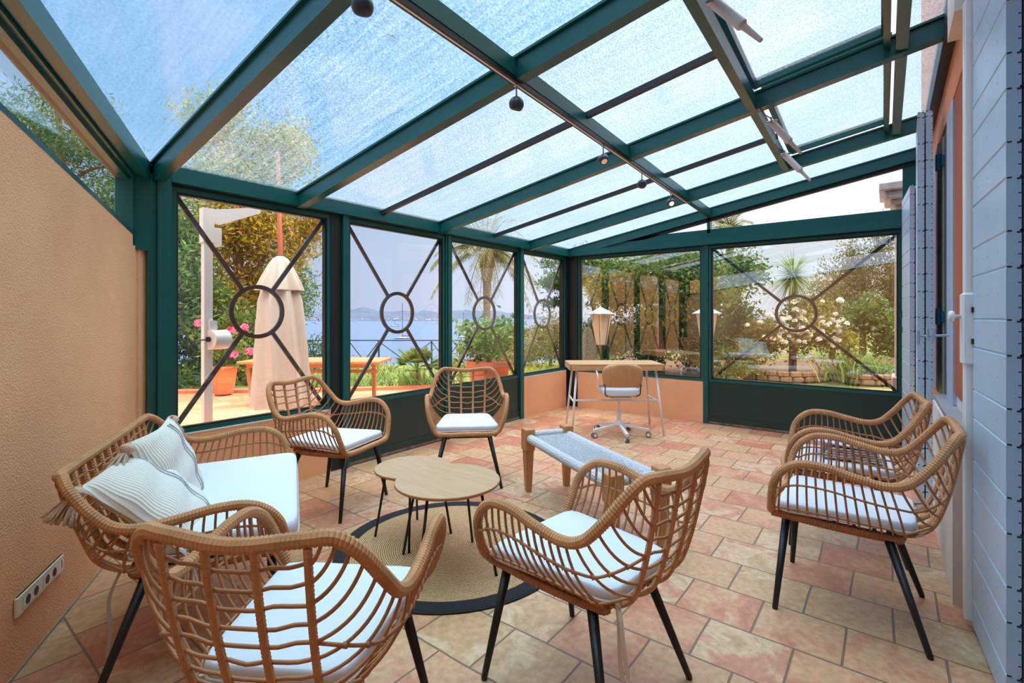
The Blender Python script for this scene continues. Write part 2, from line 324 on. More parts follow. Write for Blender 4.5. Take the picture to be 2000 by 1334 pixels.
def seamat():
    m, nt, b = newmat('sea water'); b.inputs['Base Color'].default_value = srgb(84, 108, 140); b.inputs['Roughness'].default_value = 0.35; b.inputs['Specular IOR Level'].default_value = 0.25
    tc = N(nt, 'ShaderNodeTexCoord'); nz = N(nt, 'ShaderNodeTexNoise'); nz.inputs['Scale'].default_value = 0.35; nz.inputs['Detail'].default_value = 6
    nt.links.new(tc.outputs['Object'], nz.inputs['Vector'])
    bp = N(nt, 'ShaderNodeBump'); bp.inputs['Strength'].default_value = .25; bp.inputs['Distance'].default_value = .5
    nt.links.new(nz.outputs[0], bp.inputs['Height']); nt.links.new(bp.outputs[0], b.inputs['Normal'])
    return m
M['sea'] = seamat()
L_ = lambda *c: [srgb(*x) for x in c]
M['leaf_gold'] = leafmat('golden leaves', L_((120, 124, 40), (188, 168, 56), (224, 190, 74), (150, 148, 58), (214, 146, 60)))
M['leaf_green'] = leafmat('green leaves', L_((60, 96, 50), (98, 138, 72), (140, 170, 92), (80, 118, 66)))
M['leaf_dark'] = leafmat('dark evergreen leaves', L_((44, 76, 46), (70, 108, 58), (108, 138, 70), (58, 90, 52)))
M['leaf_mid'] = leafmat('hedge leaves', L_((56, 92, 44), (96, 132, 60), (140, 164, 80), (74, 108, 50), (170, 160, 80)))
M['leaf_olive'] = leafmat('olive brown leaves', L_((110, 104, 66), (148, 138, 84), (172, 154, 100), (126, 118, 72)))
M['leaf_lime'] = leafmat('lime grass', L_((120, 140, 44), (170, 180, 66), (206, 204, 86), (96, 124, 44)))
M['leaf_grass'] = leafmat('strap leaves', L_((84, 124, 56), (130, 164, 82), (176, 196, 116), (100, 136, 70)))
M['leaf_palm'] = leafmat('palm fronds', L_((112, 122, 84), (150, 154, 104), (188, 182, 130), (130, 132, 90)))
M['leaf_rose'] = leafmat('rose leaves', L_((96, 106, 48), (150, 146, 62), (186, 172, 78), (112, 112, 52)))
M['dates'] = leafmat('orange date stalks', L_((200, 110, 50), (224, 140, 60), (190, 96, 44)))

# ---------------------------------------------------------------- mesh building
class MB:
    def __init__(s): s.v = []; s.f = []
    def add(s, V, F):
        o = len(s.v); s.v.extend([tuple(map(float, p)) for p in V]); s.f.extend([tuple(i + o for i in q) for q in F]); return s
    def box(s, lo, hi, M4=None):
        x0, y0, z0 = lo; x1, y1, z1 = hi
        V = [(x0, y0, z0), (x1, y0, z0), (x1, y1, z0), (x0, y1, z0), (x0, y0, z1), (x1, y0, z1), (x1, y1, z1), (x0, y1, z1)]
        if M4 is not None: V = [tuple(M4 @ Vector(p)) for p in V]
        return s.add(V, [(0, 3, 2, 1), (4, 5, 6, 7), (0, 1, 5, 4), (1, 2, 6, 5), (2, 3, 7, 6), (3, 0, 4, 7)])
    def cbox(s, lo, hi, c, M4=None):
        """box with chamfered vertical and horizontal edges"""
        x0, y0, z0 = lo; x1, y1, z1 = hi
        ring = lambda d, z: [(x0 + c + d, y0 + d, z), (x1 - c - d, y0 + d, z), (x1 - d, y0 + c + d, z), (x1 - d, y1 - c - d, z), (x1 - c - d, y1 - d, z), (x0 + c + d, y1 - d, z), (x0 + d, y1 - c - d, z), (x0 + d, y0 + c + d, z)]
        V = ring(c, z0) + ring(0, z0 + c) + ring(0, z1 - c) + ring(c, z1)
        F = [tuple(range(7, -1, -1)), tuple(range(24, 32))]
        for k in range(3):
            for i in range(8): F.append((k * 8 + i, k * 8 + (i + 1) % 8, k * 8 + 8 + (i + 1) % 8, k * 8 + 8 + i))
        if M4 is not None: V = [tuple(M4 @ Vector(p)) for p in V]
        return s.add(V, F)
    def tube(s, pts, r, n=8, closed=False, caps=True, up=None):
        P = np.array(pts, float); m = len(P)
        R = np.full(m, r, float) if np.isscalar(r) else np.array(r, float)
        if closed: T = np.roll(P, -1, 0) - np.roll(P, 1, 0)
        else:
            T = np.empty_like(P); T[1:-1] = P[2:] - P[:-2]; T[0] = P[1] - P[0]; T[-1] = P[-1] - P[-2]
        T /= (np.linalg.norm(T, axis=1)[:, None] + 1e-12)
        a = np.array([0, 0, 1.0]) if abs(T[0][2]) < .9 else np.array([1.0, 0, 0])
        nrm = np.cross(T[0], a); nrm /= np.linalg.norm(nrm)
        V = []; ang = np.arange(n) * 2 * math.pi / n
        for i in range(m):
            if i:
                nrm = nrm - T[i] * nrm.dot(T[i]); L = np.linalg.norm(nrm)
                nrm = nrm / L if L > 1e-9 else nrm
            b = np.cross(T[i], nrm)
            V.extend(P[i] + R[i] * (np.cos(t) * nrm + np.sin(t) * b) for t in ang)
        F = []
        for i in range(m if closed else m - 1):
            j = (i + 1) % m
            for k in range(n): F.append((i * n + k, i * n + (k + 1) % n, j * n + (k + 1) % n, j * n + k))
        if caps and not closed: F.append(tuple(range(n - 1, -1, -1))); F.append(tuple((m - 1) * n + k for k in range(n)))
        return s.add(V, F)
    def cyl(s, a, b, r, r2=None, n=12): return s.tube([a, b], [r, r if r2 is None else r2], n)
    def lathe(s, prof, n=24, c=(0, 0, 0), M4=None, close=True):
        V = []; F = []
        for (r, z) in prof:
            for k in range(n):
                t = 2 * math.pi * k / n; V.append((c[0] + r * math.cos(t), c[1] + r * math.sin(t), c[2] + z))
        for i in range(len(prof) - 1):
            for k in range(n): F.append((i * n + k, i * n + (k + 1) % n, (i + 1) * n + (k + 1) % n, (i + 1) * n + k))
        if close: F.append(tuple(range(n - 1, -1, -1))); F.append(tuple((len(prof) - 1) * n + k for k in range(n)))
        if M4 is not None: V = [tuple(M4 @ Vector(p)) for p in V]
        return s.add(V, F)
    def prism(s, poly, a, b):
        """poly: list of 3d points, extruded by vector from a (offset) to b (offset)"""
        n = len(poly); V = [tuple(Vector(p) + Vector(a)) for p in poly] + [tuple(Vector(p) + Vector(b)) for p in poly]
        F = [tuple(range(n - 1, -1, -1)), tuple(range(n, 2 * n))] + [(i, (i + 1) % n, n + (i + 1) % n, n + i) for i in range(n)]
        return s.add(V, F)
    def beam(s, a, b, w, h, up=(0, 0, 1)):
        """rectangular bar from a to b; w sideways, h along up; a,b on its underside centre line"""
        a = Vector(a); b = Vector(b); t = (b - a).normalized(); u = Vector(up); sd_ = t.cross(u).normalized(); uu = sd_.cross(t).normalized()
        V = []
        for p in (a, b):
            for (i, j) in ((-1, 0), (1, 0), (1, 1), (-1, 1)): V.append(tuple(p + sd_ * (w / 2 * i) + uu * (h * j)))
        return s.add(V, [(0, 1, 2, 3), (7, 6, 5, 4), (0, 4, 5, 1), (1, 5, 6, 2), (2, 6, 7, 3), (3, 7, 4, 0)])
    def build(s, name, m, parent=None, smooth=False, loc=None, extra=()):
        n0 = len(s.f); cuts = []
        for (mb, mm_) in extra: s.add(mb.v, mb.f); cuts.append((len(s.f), mm_))
        me = bpy.data.meshes.new(name); me.from_pydata(s.v, [], s.f); me.update()
        if isinstance(m, str): m = M[m]
        me.materials.append(m); a = n0
        for i, (b_, mm_) in enumerate(cuts):
            me.materials.append(M[mm_])
            for q in range(a, b_): me.polygons[q].material_index = i + 1
            a = b_
        if smooth: me.polygons.foreach_set('use_smooth', [True] * len(me.polygons))
        o = bpy.data.objects.new(name, me); C.objects.link(o)
        if parent is not None: o.parent = parent
        if loc is not None: o.location = loc
        return o

def thing(name, label, cat, loc=(0, 0, 0), rz=0.0, group=None):
    o = bpy.data.objects.new(name, None); C.objects.link(o); o.empty_display_size = 0.1
    o.location = loc; o.rotation_euler = (0, 0, rz); o['label'] = label; o['category'] = cat
    if group: o['group'] = group
    return o
def tag(o, label, cat, group=None, kind=None):
    o['label'] = label; o['category'] = cat
    if group: o['group'] = group
    if kind: o['kind'] = kind
    return o
def struct(name):
    o = bpy.data.objects.new(name, None); C.objects.link(o); o['kind'] = 'structure'; return o
def sobj(o): o['kind'] = 'structure'; return o
def dup(o, parent=None):
    c = o.copy(); C.objects.link(c)
    if parent is not None: c.parent = parent
    for ch in list(o.children): dup(ch, c)
    return c
def bez(a, b, c, n=8):
    a, b, c = map(np.array, (a, b, c)); t = np.linspace(0, 1, n)[:, None]
    return (1 - t) ** 2 * a + 2 * t * (1 - t) * b + t * t * c
def crom(P, n=8, closed=False):
    P = np.array(P, float); M_ = len(P); out = []
    rng = range(M_) if closed else range(M_ - 1)
    for i in rng:
        b = P[i]; c = P[(i + 1) % M_]
        a = P[i - 1] if (closed or i > 0) else 2 * b - c
        d = P[(i + 2) % M_] if (closed or i + 2 < M_) else 2 * c - b
        for t in np.arange(n) / n:
            out.append(.5 * ((2 * b) + (-a + c) * t + (2 * a - 5 * b + 4 * c - d) * t * t + (-a + 3 * b - 3 * c + d) * t ** 3))
    if not closed: out.append(P[-1])
    return np.array(out)
def resample(P, step, closed=False):
    P = np.array(P, float)
    if closed: P = np.vstack([P, P[:1]])
    d = np.r_[0, np.cumsum(np.linalg.norm(np.diff(P, axis=0), axis=1))]; n = max(2, int(round(d[-1] / step)))
    s = np.linspace(0, d[-1], n + 1)
    Q = np.stack([np.interp(s, d, P[:, k]) for k in range(3)], 1)
    return Q[:-1] if closed else Q
def wrap_radii(n, r, dip=0.10):
    return [r * (1 - dip) if i % 3 == 0 else r for i in range(n)]

# ================================================================ the setting
SEA = 3.41; END = 5.65; HOUSE = -0.27; SL = 0.168
def rz(v): return 1.985 + SL * (SEA - v)          # underside of the rafters at depth v
W0 = Vector((0.252, 2.274, 0)); WD = Vector((0.491, 0.872, 0)).normalized(); WN = Vector((-0.872, 0.491, 0)).normalized()  # left wall line, outward normal
def WP(t, d=0.0, z=0.0): p = W0 + WD * t + WN * d; return (p.x, p.y, z)
def wall_t(v): return (v - W0.y) / WD.y
def wall_u(v): return W0.x + wall_t(v) * WD.x

o = MB().add([(-1.9, -0.6, 0), (5.72, -0.6, 0), (5.72, 3.52, 0), (0.75, 3.52, 0)], [(0, 1, 2, 3)]).build('floor', 'floor'); sobj(o)

# left wall, its top running parallel to the roof
wl_ = struct('wall_left')
def wtop(v): return 1.63 + 0.178 * (3.5 - v)
t0, t1 = -3.1, 1.42
poly = [WP(t0, 0, -0.05), WP(t1, 0, -0.05), WP(t1, 0, wtop(WP(t1)[1])), WP(t0, 0, wtop(WP(t0)[1]))]
MB().prism(poly, (0, 0, 0), WN * 0.22).build('wall_panel', 'peach', wl_)
# narrow plaster return that ends the wall against the post
MB().prism([WP(1.28, -0.012, 0), WP(1.37, -0.06, 0), WP(1.37, -0.06, 1.62), WP(1.28, -0.012, 1.62)], (0, 0, 0), WN * 0.05).build('wall_return', 'peach', wl_)
MB().prism([WP(t0, -0.004, 0.0), WP(1.30, -0.004, 0.0), WP(1.30, -0.004, 0.012), WP(t0, -0.004, 0.012)], (0, 0, 0), WN * 0.02).build('mortar_line', mat('cement joint', srgb(170, 156, 140), .9), wl_)

# sloping side window above the left wall
w5 = struct('window_5')
fr = MB()
def side(ta, tb, z0a, z0b, hh, d0=0.02, d1=0.08):
    fr.prism([WP(ta, d0, z0a), WP(tb, d0, z0b), WP(tb, d0, z0b + hh), WP(ta, d0, z0a + hh)], (0, 0, 0), WN * (d1 - d0))
vz = lambda t: rz(WP(t)[1])
side(t0, 1.34, wtop(WP(t0)[1]) - .004, wtop(WP(1.34)[1]) - .004, 0.028, 0.0, 0.10)
side(t0, 1.34, vz(t0) - 0.035, vz(1.34) - 0.035, 0.05)
fr.prism([WP(1.22, 0.0, 1.60), WP(1.30, 0.0, 1.60), WP(1.30, 0, 2.03), WP(1.22, 0, 2.03)], (0, 0, 0), WN * .08)
fr.build('window_frame', 'green', w5)
MB().prism([WP(t0, .05, wtop(WP(t0)[1])), WP(1.26, .05, wtop(WP(1.26)[1])), WP(1.26, .05, vz(1.26)), WP(t0, .05, vz(t0))], (0, 0, 0), WN * .006).build('window_pane', 'glass', w5)

def frame_mat4(kind):
    if kind == 'sea': return Matrix(((1, 0, 0, 0), (0, 1, 0, SEA), (0, 0, 1, 0), (0, 0, 0, 1)))
    return Matrix(((0, 1, 0, END), (-1, 0, 0, 0), (0, 0, 1, 0), (0, 0, 0, 1)))   # s = -y
def annulus(mb, cs, cz, r0, r1, d0, d1, M4, n=48):
    V = []; F = []
    for k in range(n):
        a = 2 * math.pi * k / n
        for (r, d) in ((r0, d0), (r1, d0), (r1, d1), (r0, d1)): V.append(tuple(M4 @ Vector((cs + r * math.cos(a), d, cz + r * math.sin(a)))))
    for k in range(n):
        j = (k + 1) % n
        for q in range(4): F.append((k * 4 + q, j * 4 + q, j * 4 + (q + 1) % 4, k * 4 + (q + 1) % 4))
    mb.add(V, F)
def bar2(mb, a, b, w, d0, d1, M4):
    a = Vector((a[0], 0, a[1])); b = Vector((b[0], 0, b[1])); t = (b - a).normalized(); p = Vector((-t.z, 0, t.x)) * (w / 2)
    q = [a - p, b - p, b + p, a + p]
    V = [tuple(M4 @ (x + Vector((0, d, 0)))) for d in (d0, d1) for x in q]
    mb.add(V, [(0, 1, 2, 3), (7, 6, 5, 4), (0, 4, 5, 1), (1, 5, 6, 2), (2, 6, 7, 3), (3, 7, 4, 0)])
def glazed(name, kind, s0, s1, z0, z1, lattice=True, fw=0.028, gl='glass', fm='green', circ=0.172, panel=None, bw=0.028):
    M4 = frame_mat4(kind); w = struct(name); f = MB()
    f.box((s0 - fw, 0.0, z0 - fw), (s0, 0.055, z1 + fw), M4); f.box((s1, 0.0, z0 - fw), (s1 + fw, 0.055, z1 + fw), M4)
    f.box((s0, 0.0, z0 - fw), (s1, 0.055, z0), M4); f.box((s0, 0.0, z1), (s1, 0.055, z1 + fw), M4)
    f.build('window_frame', fm, w)
    g = MB(); e = 0.012
    g.box((s0, .012, z0), (s0 + e, .05, z1), M4); g.box((s1 - e, .012, z0), (s1, .05, z1), M4); g.box((s0 + e, .012, z0), (s1 - e, .05, z0 + e), M4); g.box((s0 + e, .012, z1 - e), (s1 - e, .05, z1), M4)
    g.build('window_gasket', 'green_black', w)
    MB().box((s0 + e, .028, z0 + e), (s1 - e, .032, z1 - e), M4).build('window_pane', gl, w)
    if lattice:
        x = MB(); cs, cz = (s0 + s1) / 2, (z0 + z1) / 2
        annulus(x, cs, cz, circ - .014, circ + .014, .038, .056, M4)
        for (a, b) in ((s0, z0), (s0, z1), (s1, z0), (s1, z1)):
            dd = Vector((a - cs, b - cz)); dd.normalize()
            bar2(x, (a, b), (cs + dd.x * circ, cz + dd.y * circ), bw, .04, .054, M4)
        x.build('lattice_bar', 'iron', w)
    if panel:
        p = MB().box((s0 - fw, 0.004, 0.03), (s1 + fw, 0.05, z0 - fw), M4); p.build('door_panel', panel, w)
        q = MB().box((s0 - fw, -0.004, 0.03), (s1 + fw, 0.0035, 0.09), M4); q.build('kick_plate', panel, w)
        MB().box((s0 - fw, -0.006, 0.008), (s1 + fw, 0.052, 0.029), M4).build('worn_sill', 'worn', w)
    return w

glazed('window_1', 'sea', 1.085, 2.085, 0.51, 1.955)
glazed('door_1', 'sea', 2.285, 3.315, 0.51, 1.955, panel='green_dark')
glazed('door_2', 'sea', 3.44, 4.52, 0.51, 1.955, panel='green_dark')
glazed('window_4', 'sea', 4.64, 5.55, 0.51, 1.955)
glazed('window_2', 'end', -3.235, -1.675, 0.50, 1.96, lattice=False, gl='glass_end')
glazed('door_3', 'end', -1.56, 0.075, 0.50, 1.96, gl='glass_end', panel='green_dark', circ=.178)

ws_ = struct('wall_sea'); wb_ = MB()
MB().box((0.85, SEA - .01, -0.05), (2.11, SEA + .16, 0.475)).build('sill_wall', 'peach', ws_)
MB().box((4.605, SEA - .01, -0.05), (5.80, SEA + .16, 0.475)).build('sill_wall', 'peach', ws_)
for q in ((1.0, 2.11), (4.605, 5.64)): MB().box((q[0], SEA - .012, 0.475), (q[1], SEA + .16, 0.484)).build('sill_top', 'offwhite', ws_)
MB().box((0.975, SEA - .05, 0), (1.045, SEA + .10, 2.03)).box((0.93, SEA - .03, 0), (.975, SEA + .10, 2.03)).build('corner_post', 'green', ws_)
MB().box((.80, SEA - .035, 1.58), (.935, SEA + .06, 2.06)).build('corner_post', 'green', ws_)
MB().box((1.045, SEA - .0, 0.48), (1.058, SEA + .06, 1.99)).build('post_strip', 'green_black', ws_)
MB().box((2.113, SEA - .006, 0), (2.205, SEA + .07, 2.0)).build('door_post', 'green_black', ws_)
MB().box((2.205, SEA - .03, 0), (2.257, SEA + .07, 2.0)).build('door_stile', 'green', ws_)
MB().box((3.343, SEA - .012, 0), (3.412, SEA + .07, 2.0)).box((3.366, SEA - .022, 0), (3.389, SEA - .01, 2.0)).build('door_mullion', 'green', ws_)
MB().box((4.548, SEA - .022, 0), (4.612, SEA + .07, 2.0)).build('door_stile', 'green', ws_)
MB().box((5.578, SEA - .02, 0), (5.66, SEA + .10, 2.0)).build('corner_post', 'green_black', ws_)
MB().box((0.93, SEA + .0, 1.983), (5.68, SEA + .09, 1.999)).build('head_gasket', 'green_black', ws_)
fa = MB().box((1.045, SEA - .055, 1.999), (END - .055, SEA + .08, 2.062)).box((1.045, SEA - .045, 2.062), (END - .045, SEA + .08, 2.07)).box((1.045, SEA - .03, 2.07), (END - .03, SEA + .08, 2.115))
fa.build('eaves_beam', 'green', ws_)

we_ = struct('wall_end')
MB().box((END - .01, 1.625, -0.05), (END + .16, SEA + .16, 0.465)).build('sill_wall', 'peach', we_)
MB().box((END - .02, 3.262, 0), (END + .06, SEA + .02, 2.0)).build('corner_post', 'green_black', we_)
MB().box((END - .015, 1.590, 0), (END + .06, 1.645, 2.0)).build('door_post', 'green', we_)
MB().box((END - .01, -0.25, 0.0), (END + .06, -0.105, 2.55)).build('wall_post', 'green', we_)
eb = MB().box((END - .055, -.27, 1.999), (END + .06, SEA - .055, 2.07)).box((END - .045, -.27, 2.07), (END + .06, SEA - .045, 2.078)).box((END - .03, -.27, 2.078), (END + .06, SEA - .1, 2.125))
eb.prism([(END - .02, -.27, 2.125), (END - .02, SEA - .45, 2.125), (END - .02, 2.3, 2.17), (END - .02, -.27, 2.17)], (0, 0, 0), (.07, 0, 0))
eb.build('end_beam', 'green', we_)
MB().box((END + .0, -.27, 1.985), (END + .08, SEA, 1.999)).build('head_gasket', 'green_black', we_)
MB().box((END - .02, 1.565, 2.12), (END + .05, 1.60, 2.36)).build('gable_mullion', 'green', we_)
MB().prism([(END + .02, -.25, 2.16), (END + .02, 2.95, 2.10), (END + .02, -.25, rz(-.25) + .02)], (0, 0, 0), (.005, 0, 0)).build('gable_pane', 'glass', we_)
MB().beam((END + .0, SEA - .5, rz(SEA - .5) - .035), (END + .0, -.25, rz(-.25) - .035), .04, .036).build('gable_frame', 'green_black', we_)

# ---- glazed roof
ce = struct('ceiling')
RAF = [(0.985, .06), (1.862, .062), (3.26, .062), (4.735, .062), (5.625, .062)]
for (u, w) in RAF:
    b = MB().beam((u, SEA - .02, rz(SEA - .02)), (u, HOUSE - .02, rz(HOUSE - .02)), w, .092)
    b.beam((u, SEA - .02, rz(SEA - .02) + .094), (u, HOUSE - .02, rz(HOUSE - .02) + .094), w + .03, .012)
    b.build('rafter', 'green', ce)
BAR = [2.565, 4.03]
for u in BAR:
    MB().beam((u, SEA - .02, rz(SEA) + .062), (u, .64, rz(.64) + .062), .03, .034).build('glazing_bar', 'green_black', ce)
def vp1(u): return 1.335 + .042 * u
def vp2(u): return .575 + .024 * u
def pl(u, f, dz=0.0): v = f(u); return (u, v, rz(v) + dz)
ua = wall_u(1.32)
MB().beam(pl(ua, vp1, .012), pl(5.6, vp1, .012), .052, .078).build('purlin', 'green', ce)
MB().beam(pl(wall_u(.56), vp2), pl(4.735, vp2), .045, .085).build('purlin', 'green', ce)
MB().beam((-1.0, -.075, rz(-.075) + .01), (4.735, -.05, rz(-.05) + .01), .05, .08).build('purlin', 'green', ce)
MB().beam((-1.0, -.012, rz(-.012) + .05), (4.70, .01, rz(.01) + .05), .03, .05).build('glazing_bar', 'green', ce)
MB().beam((-1.5, HOUSE + .015, rz(HOUSE) - .02), (5.66, HOUSE + .015, rz(HOUSE) - .02), .07, .16).build('wall_plate', 'green_black', ce)
# verge along the left wall
vb = MB()
def vbeam(off, dz, w, h, nm, m):
    a = WP(1.33, off); b = WP(-2.95, off)
    MB().beam((a[0], a[1], rz(a[1]) + dz), (b[0], b[1], rz(b[1]) + dz), w, h).build(nm, m, ce)
vbeam(-.035, .0, .055, .10, 'verge_beam', 'green')
vbeam(.02, -.012, .045, .10, 'verge_beam', 'green')
vbeam(.062, -.03, .02, .10, 'verge_strip', 'iron')
# roof panes
def pane(us, vs, m, zt=.108, nm='roof_pane'):
    P = [(u, v, rz(v) + zt) for u, v in zip(us, vs)]
    MB().prism(P, (0, 0, 0), (0, 0, .006)).build(nm, m, ce)
vt, vb_ = SEA + .05, HOUSE - .05
pane([wall_u(vt), .985, .985, wall_u(vb_)], [vt, vt, vb_, vb_], 'roof_blue')
pane([.985, 1.862, 1.862, .985], [vt, vt, vb_, vb_], 'roof_wet')
pane([1.862, 3.26, 3.26, 1.862], [vt, vt, .62, .62], 'roof_glass')
pane([3.26, 4.735, 4.735, 3.26], [vt, vt, .66, .66], 'roof_glass')
pane([4.735, 5.66, 5.66, 4.735], [vt, vt, vb_, vb_], 'roof_glass')
pane([1.862, 4.735, 4.735, 1.862], [-.06, -.04, vb_, vb_], 'roof_glass')
# two opening roof lights, standing slightly proud
for (ul, ur) in ((1.90, 3.20), (3.31, 4.68)):
    s = MB(); zt = .118
    for (a, b) in (((ul, .60), (ur, .64)), ((ul, .0), (ur, .01)), ((ul, .60), (ul, .0)), ((ur, .64), (ur, .01))):
        s.beam((a[0], a[1], rz(a[1]) + zt), (b[0], b[1], rz(b[1]) + zt), .036, .05)
    sa = s.build('vent_sash', 'green', ce)
    MB().prism([(ul, .6, rz(.6) + zt + .03), (ur, .64, rz(.64) + zt + .03), (ur, .01, rz(.01) + zt + .03), (ul, 0, rz(0) + zt + .03)], (0, 0, 0), (0, 0, .006)).build('sash_pane', 'roof_glass', sa)

# ---- house wall with its openings, seen edge-on at the right
wh = struct('wall_house')
MB().box((-1.7, HOUSE - .30, -.05), (2.66, HOUSE - .09, 5.0)).build('wall_panel', 'peach_house', wh)
MB().box((2.66, HOUSE - .30, -.05), (2.76, HOUSE - .0, 5.0)).box((2.76, HOUSE - .30, 2.34), (4.8, HOUSE, 5.0)).box((4.8, HOUSE - .30, -.05), (6.5, HOUSE, 5.0)).build('wall_panel', 'peach_house', wh)
MB().box((2.70, HOUSE - .30, .80), (3.398, HOUSE - .004, 2.34)).build('wall_recess', 'peach_shadow', wh)
MB().box((2.725, HOUSE - .30, .0), (3.86, HOUSE + .057, .70)).build('wall_plinth', 'offwhite', wh)
MB().box((2.765, HOUSE - .29, .69), (4.79, HOUSE - .012, .80)).build('wall_apron', 'offwhite', wh)
MB().box((3.398, HOUSE - .30, .80), (4.8, HOUSE - .1, 2.34)).build('wall_recess', 'cream', wh)
MB().cbox((2.72, HOUSE - .1, .70), (3.9, HOUSE + .05, .735), .006).build('wall_ledge', mat('grey stone sill', srgb(150, 150, 152), .6, var=.1), wh)
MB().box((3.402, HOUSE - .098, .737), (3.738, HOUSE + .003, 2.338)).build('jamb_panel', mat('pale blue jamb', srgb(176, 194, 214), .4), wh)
MB().box((3.74, HOUSE - .1, .7), (3.96, HOUSE - .002, 2.3)).build('jamb_strip', mat('grey green jamb', srgb(96, 118, 124), .5), wh)
MB().box((3.96, HOUSE - .1, .7), (4.25, HOUSE + .006, 2.30)).build('jamb_panel', 'cream', wh)
MB().box((4.25, HOUSE - .1, .7), (4.8, HOUSE + .01, 2.34)).build('jamb_panel', mat('lilac grey frame', srgb(158, 152, 166), .5), wh)
for z in (2.15, 1.20):
    hg = MB(); hg.cyl((3.99, HOUSE + .022, z - .05), (3.99, HOUSE + .022, z + .05), .016).box((3.93, HOUSE + .0, z - .03), (4.05, HOUSE + .012, z + .03))
    hg.build('pintle_hinge', 'teal', wh)
MB().box((2.62, HOUSE - .1, 2.42), (2.90, HOUSE + .06, 2.60)).build('cornice_block', 'offwhite', wh)
MB().box((1.55, HOUSE - .092, .0), (2.5, HOUSE - .086, 2.5)).build('jamb_panel', mat('shaded shutter blue', srgb(96, 122, 150), .5), wh)  # stands in for the shutter's second leaf, its shade put into the colour
# facade corner beyond the end glazing
MB().cbox((6.14, HOUSE - .2, -.05), (6.5, -.055, 2.30), .01).cbox((6.10, HOUSE - .2, -.05), (6.54, -.03, .60), .01).build('pilaster', 'offwhite', wh)
MB().cbox((6.10, HOUSE - .2, 2.30), (6.56, -.02, 2.36), .01).cbox((6.06, HOUSE - .2, 2.36), (6.62, .03, 2.44), .015).cbox((6.02, HOUSE - .2, 2.44), (6.68, .07, 2.52), .01).build('cornice_block', mat('weathered cornice', srgb(186, 196, 210), .7, var=.2, vscale=12), wh)
# baseboard below the far part
o = MB().box((3.9, HOUSE, 0), (END - .02, HOUSE + .012, .10)).build('baseboard_house', mat('cream skirting', srgb(214, 186, 156), .7)); sobj(o)

# ================================================================ shutters
def shutter(name, label, a, b, z0, z1, th, layers, group=None, plates=True, off=0.0):
    """folding leaves of horizontal boards; a,b = ends of the visible face line (x,y), thickness goes to -y"""
    ax, ay = a; bx, by = b; L = math.hypot(bx - ax, by - ay)
    t = thing(name, label, 'shutter', (ax, ay, 0), math.atan2(by - ay, bx - ax), group)
    for k in range(layers):
        y1 = -k * (th + .006); y0 = y1 - th; lf = MB(); jt = MB(); z = z0; i = 0
        nl = MB()
        while z < z1 - .02:
            h = (.107, .16)[i % 2]; zt = min(z + h, z1); c = .005
            prof = [(y1 - c, z), (y1, z + c), (y1, zt - c), (y1 - c, zt), (y0 + c, zt), (y0, zt - c), (y0, z + c), (y0 + c, z)]
            lf.prism([(0, p[0], p[1]) for p in prof], (0, 0, 0), (L, 0, 0))
            for xe in ((-.0012, .0) if bx > ax else (L, L + .0012),):
                jt.box((xe[0], y1 - .012, zt - .0025), (xe[1], y1 - .001, zt + .0015)); jt.box((xe[0], y0 + .001, zt - .008), (xe[1], y0 + .010, zt - .003))
                for q in (.035, .07, .11):
                    if q < h - .01: jt.box((xe[0], y0 + .001, z + q), (xe[1], y0 + .007, z + q + .003))
            if k == 0:
                for xs in (.10, L * .5, L - .08): nl.box((xs, y1 - .001, z + h * .5), (xs + .004, y1 + .0006, z + h * .5 + .004))
            z = zt; i += 1
        lf.build('shutter_leaf', 'shutter', t, extra=((jt, 'green_black'),) + (((nl, 'shutter_edge'),) if k == 0 else ()))
    return t
# leaf edge facing the camera is the low-x end
s1 = shutter('folding_shutter', 'tall blue grey board shutter nearest the camera, at the right edge', (2.065, -.281), (2.54, -.256), .015, 2.545, .033, 2, 'blue grey shutters on the house wall')
for z in (1.215, 1.095): MB().box((.455, .0, z), (.49, .006, z + .02)).build('hinge_strap', 'black', s1)
rod = MB().cbox((.482, -.03, .03), (.53, .022, 2.42), .004).cbox((.47, -.03, 1.015), (.535, .03, 1.29), .006).build('bolt_casing', 'white', s1)
MB().lathe([(0.004, 0), (.007, .0), (.007, .018), (.02, .02), (.023, .028), (.02, .036), (.008, .038)], 20, M4=Matrix.Translation((.50, .03, 1.20)) @ Matrix.Rotation(-math.pi / 2, 4, 'X')).build('turning_knob', 'white', s1, smooth=True)
s2 = shutter('folding_shutter', 'blue grey shutter folded edge-on beside the open door, behind the rattan chairs', (3.90, -.144), (4.42, -.155), .02, 2.455, .033, 2, 'blue grey shutters on the house wall')
s3 = shutter('folding_shutter', 'farthest blue grey shutter, its boarded face against the end window', (4.91, -.135), (5.52, -.098), .02, 2.225, .03, 2, 'blue grey shutters on the house wall')
for z in (1.20, 1.06): MB().box((.585, .0, z), (.615, .010, z + .05)).build('hinge_strap', 'black', s3)
st = MB().cyl((3.58, -.135, 1.088), (3.60, -.268, 1.095), .007).cyl((3.58, -.135, 1.04), (3.58, -.135, 1.12), .008)
st.cyl((3.56, -.20, 1.07), (3.56, -.20, 1.13), .007).cyl((3.56, -.175, 1.07), (3.56, -.175, 1.13), .007).cyl((3.56, -.20, 1.07), (3.56, -.175, 1.07), .007)
tag(st.build('shutter_stay', 'shutter_edge'), 'grey metal stay hook sticking out of the door jamb', 'hook')

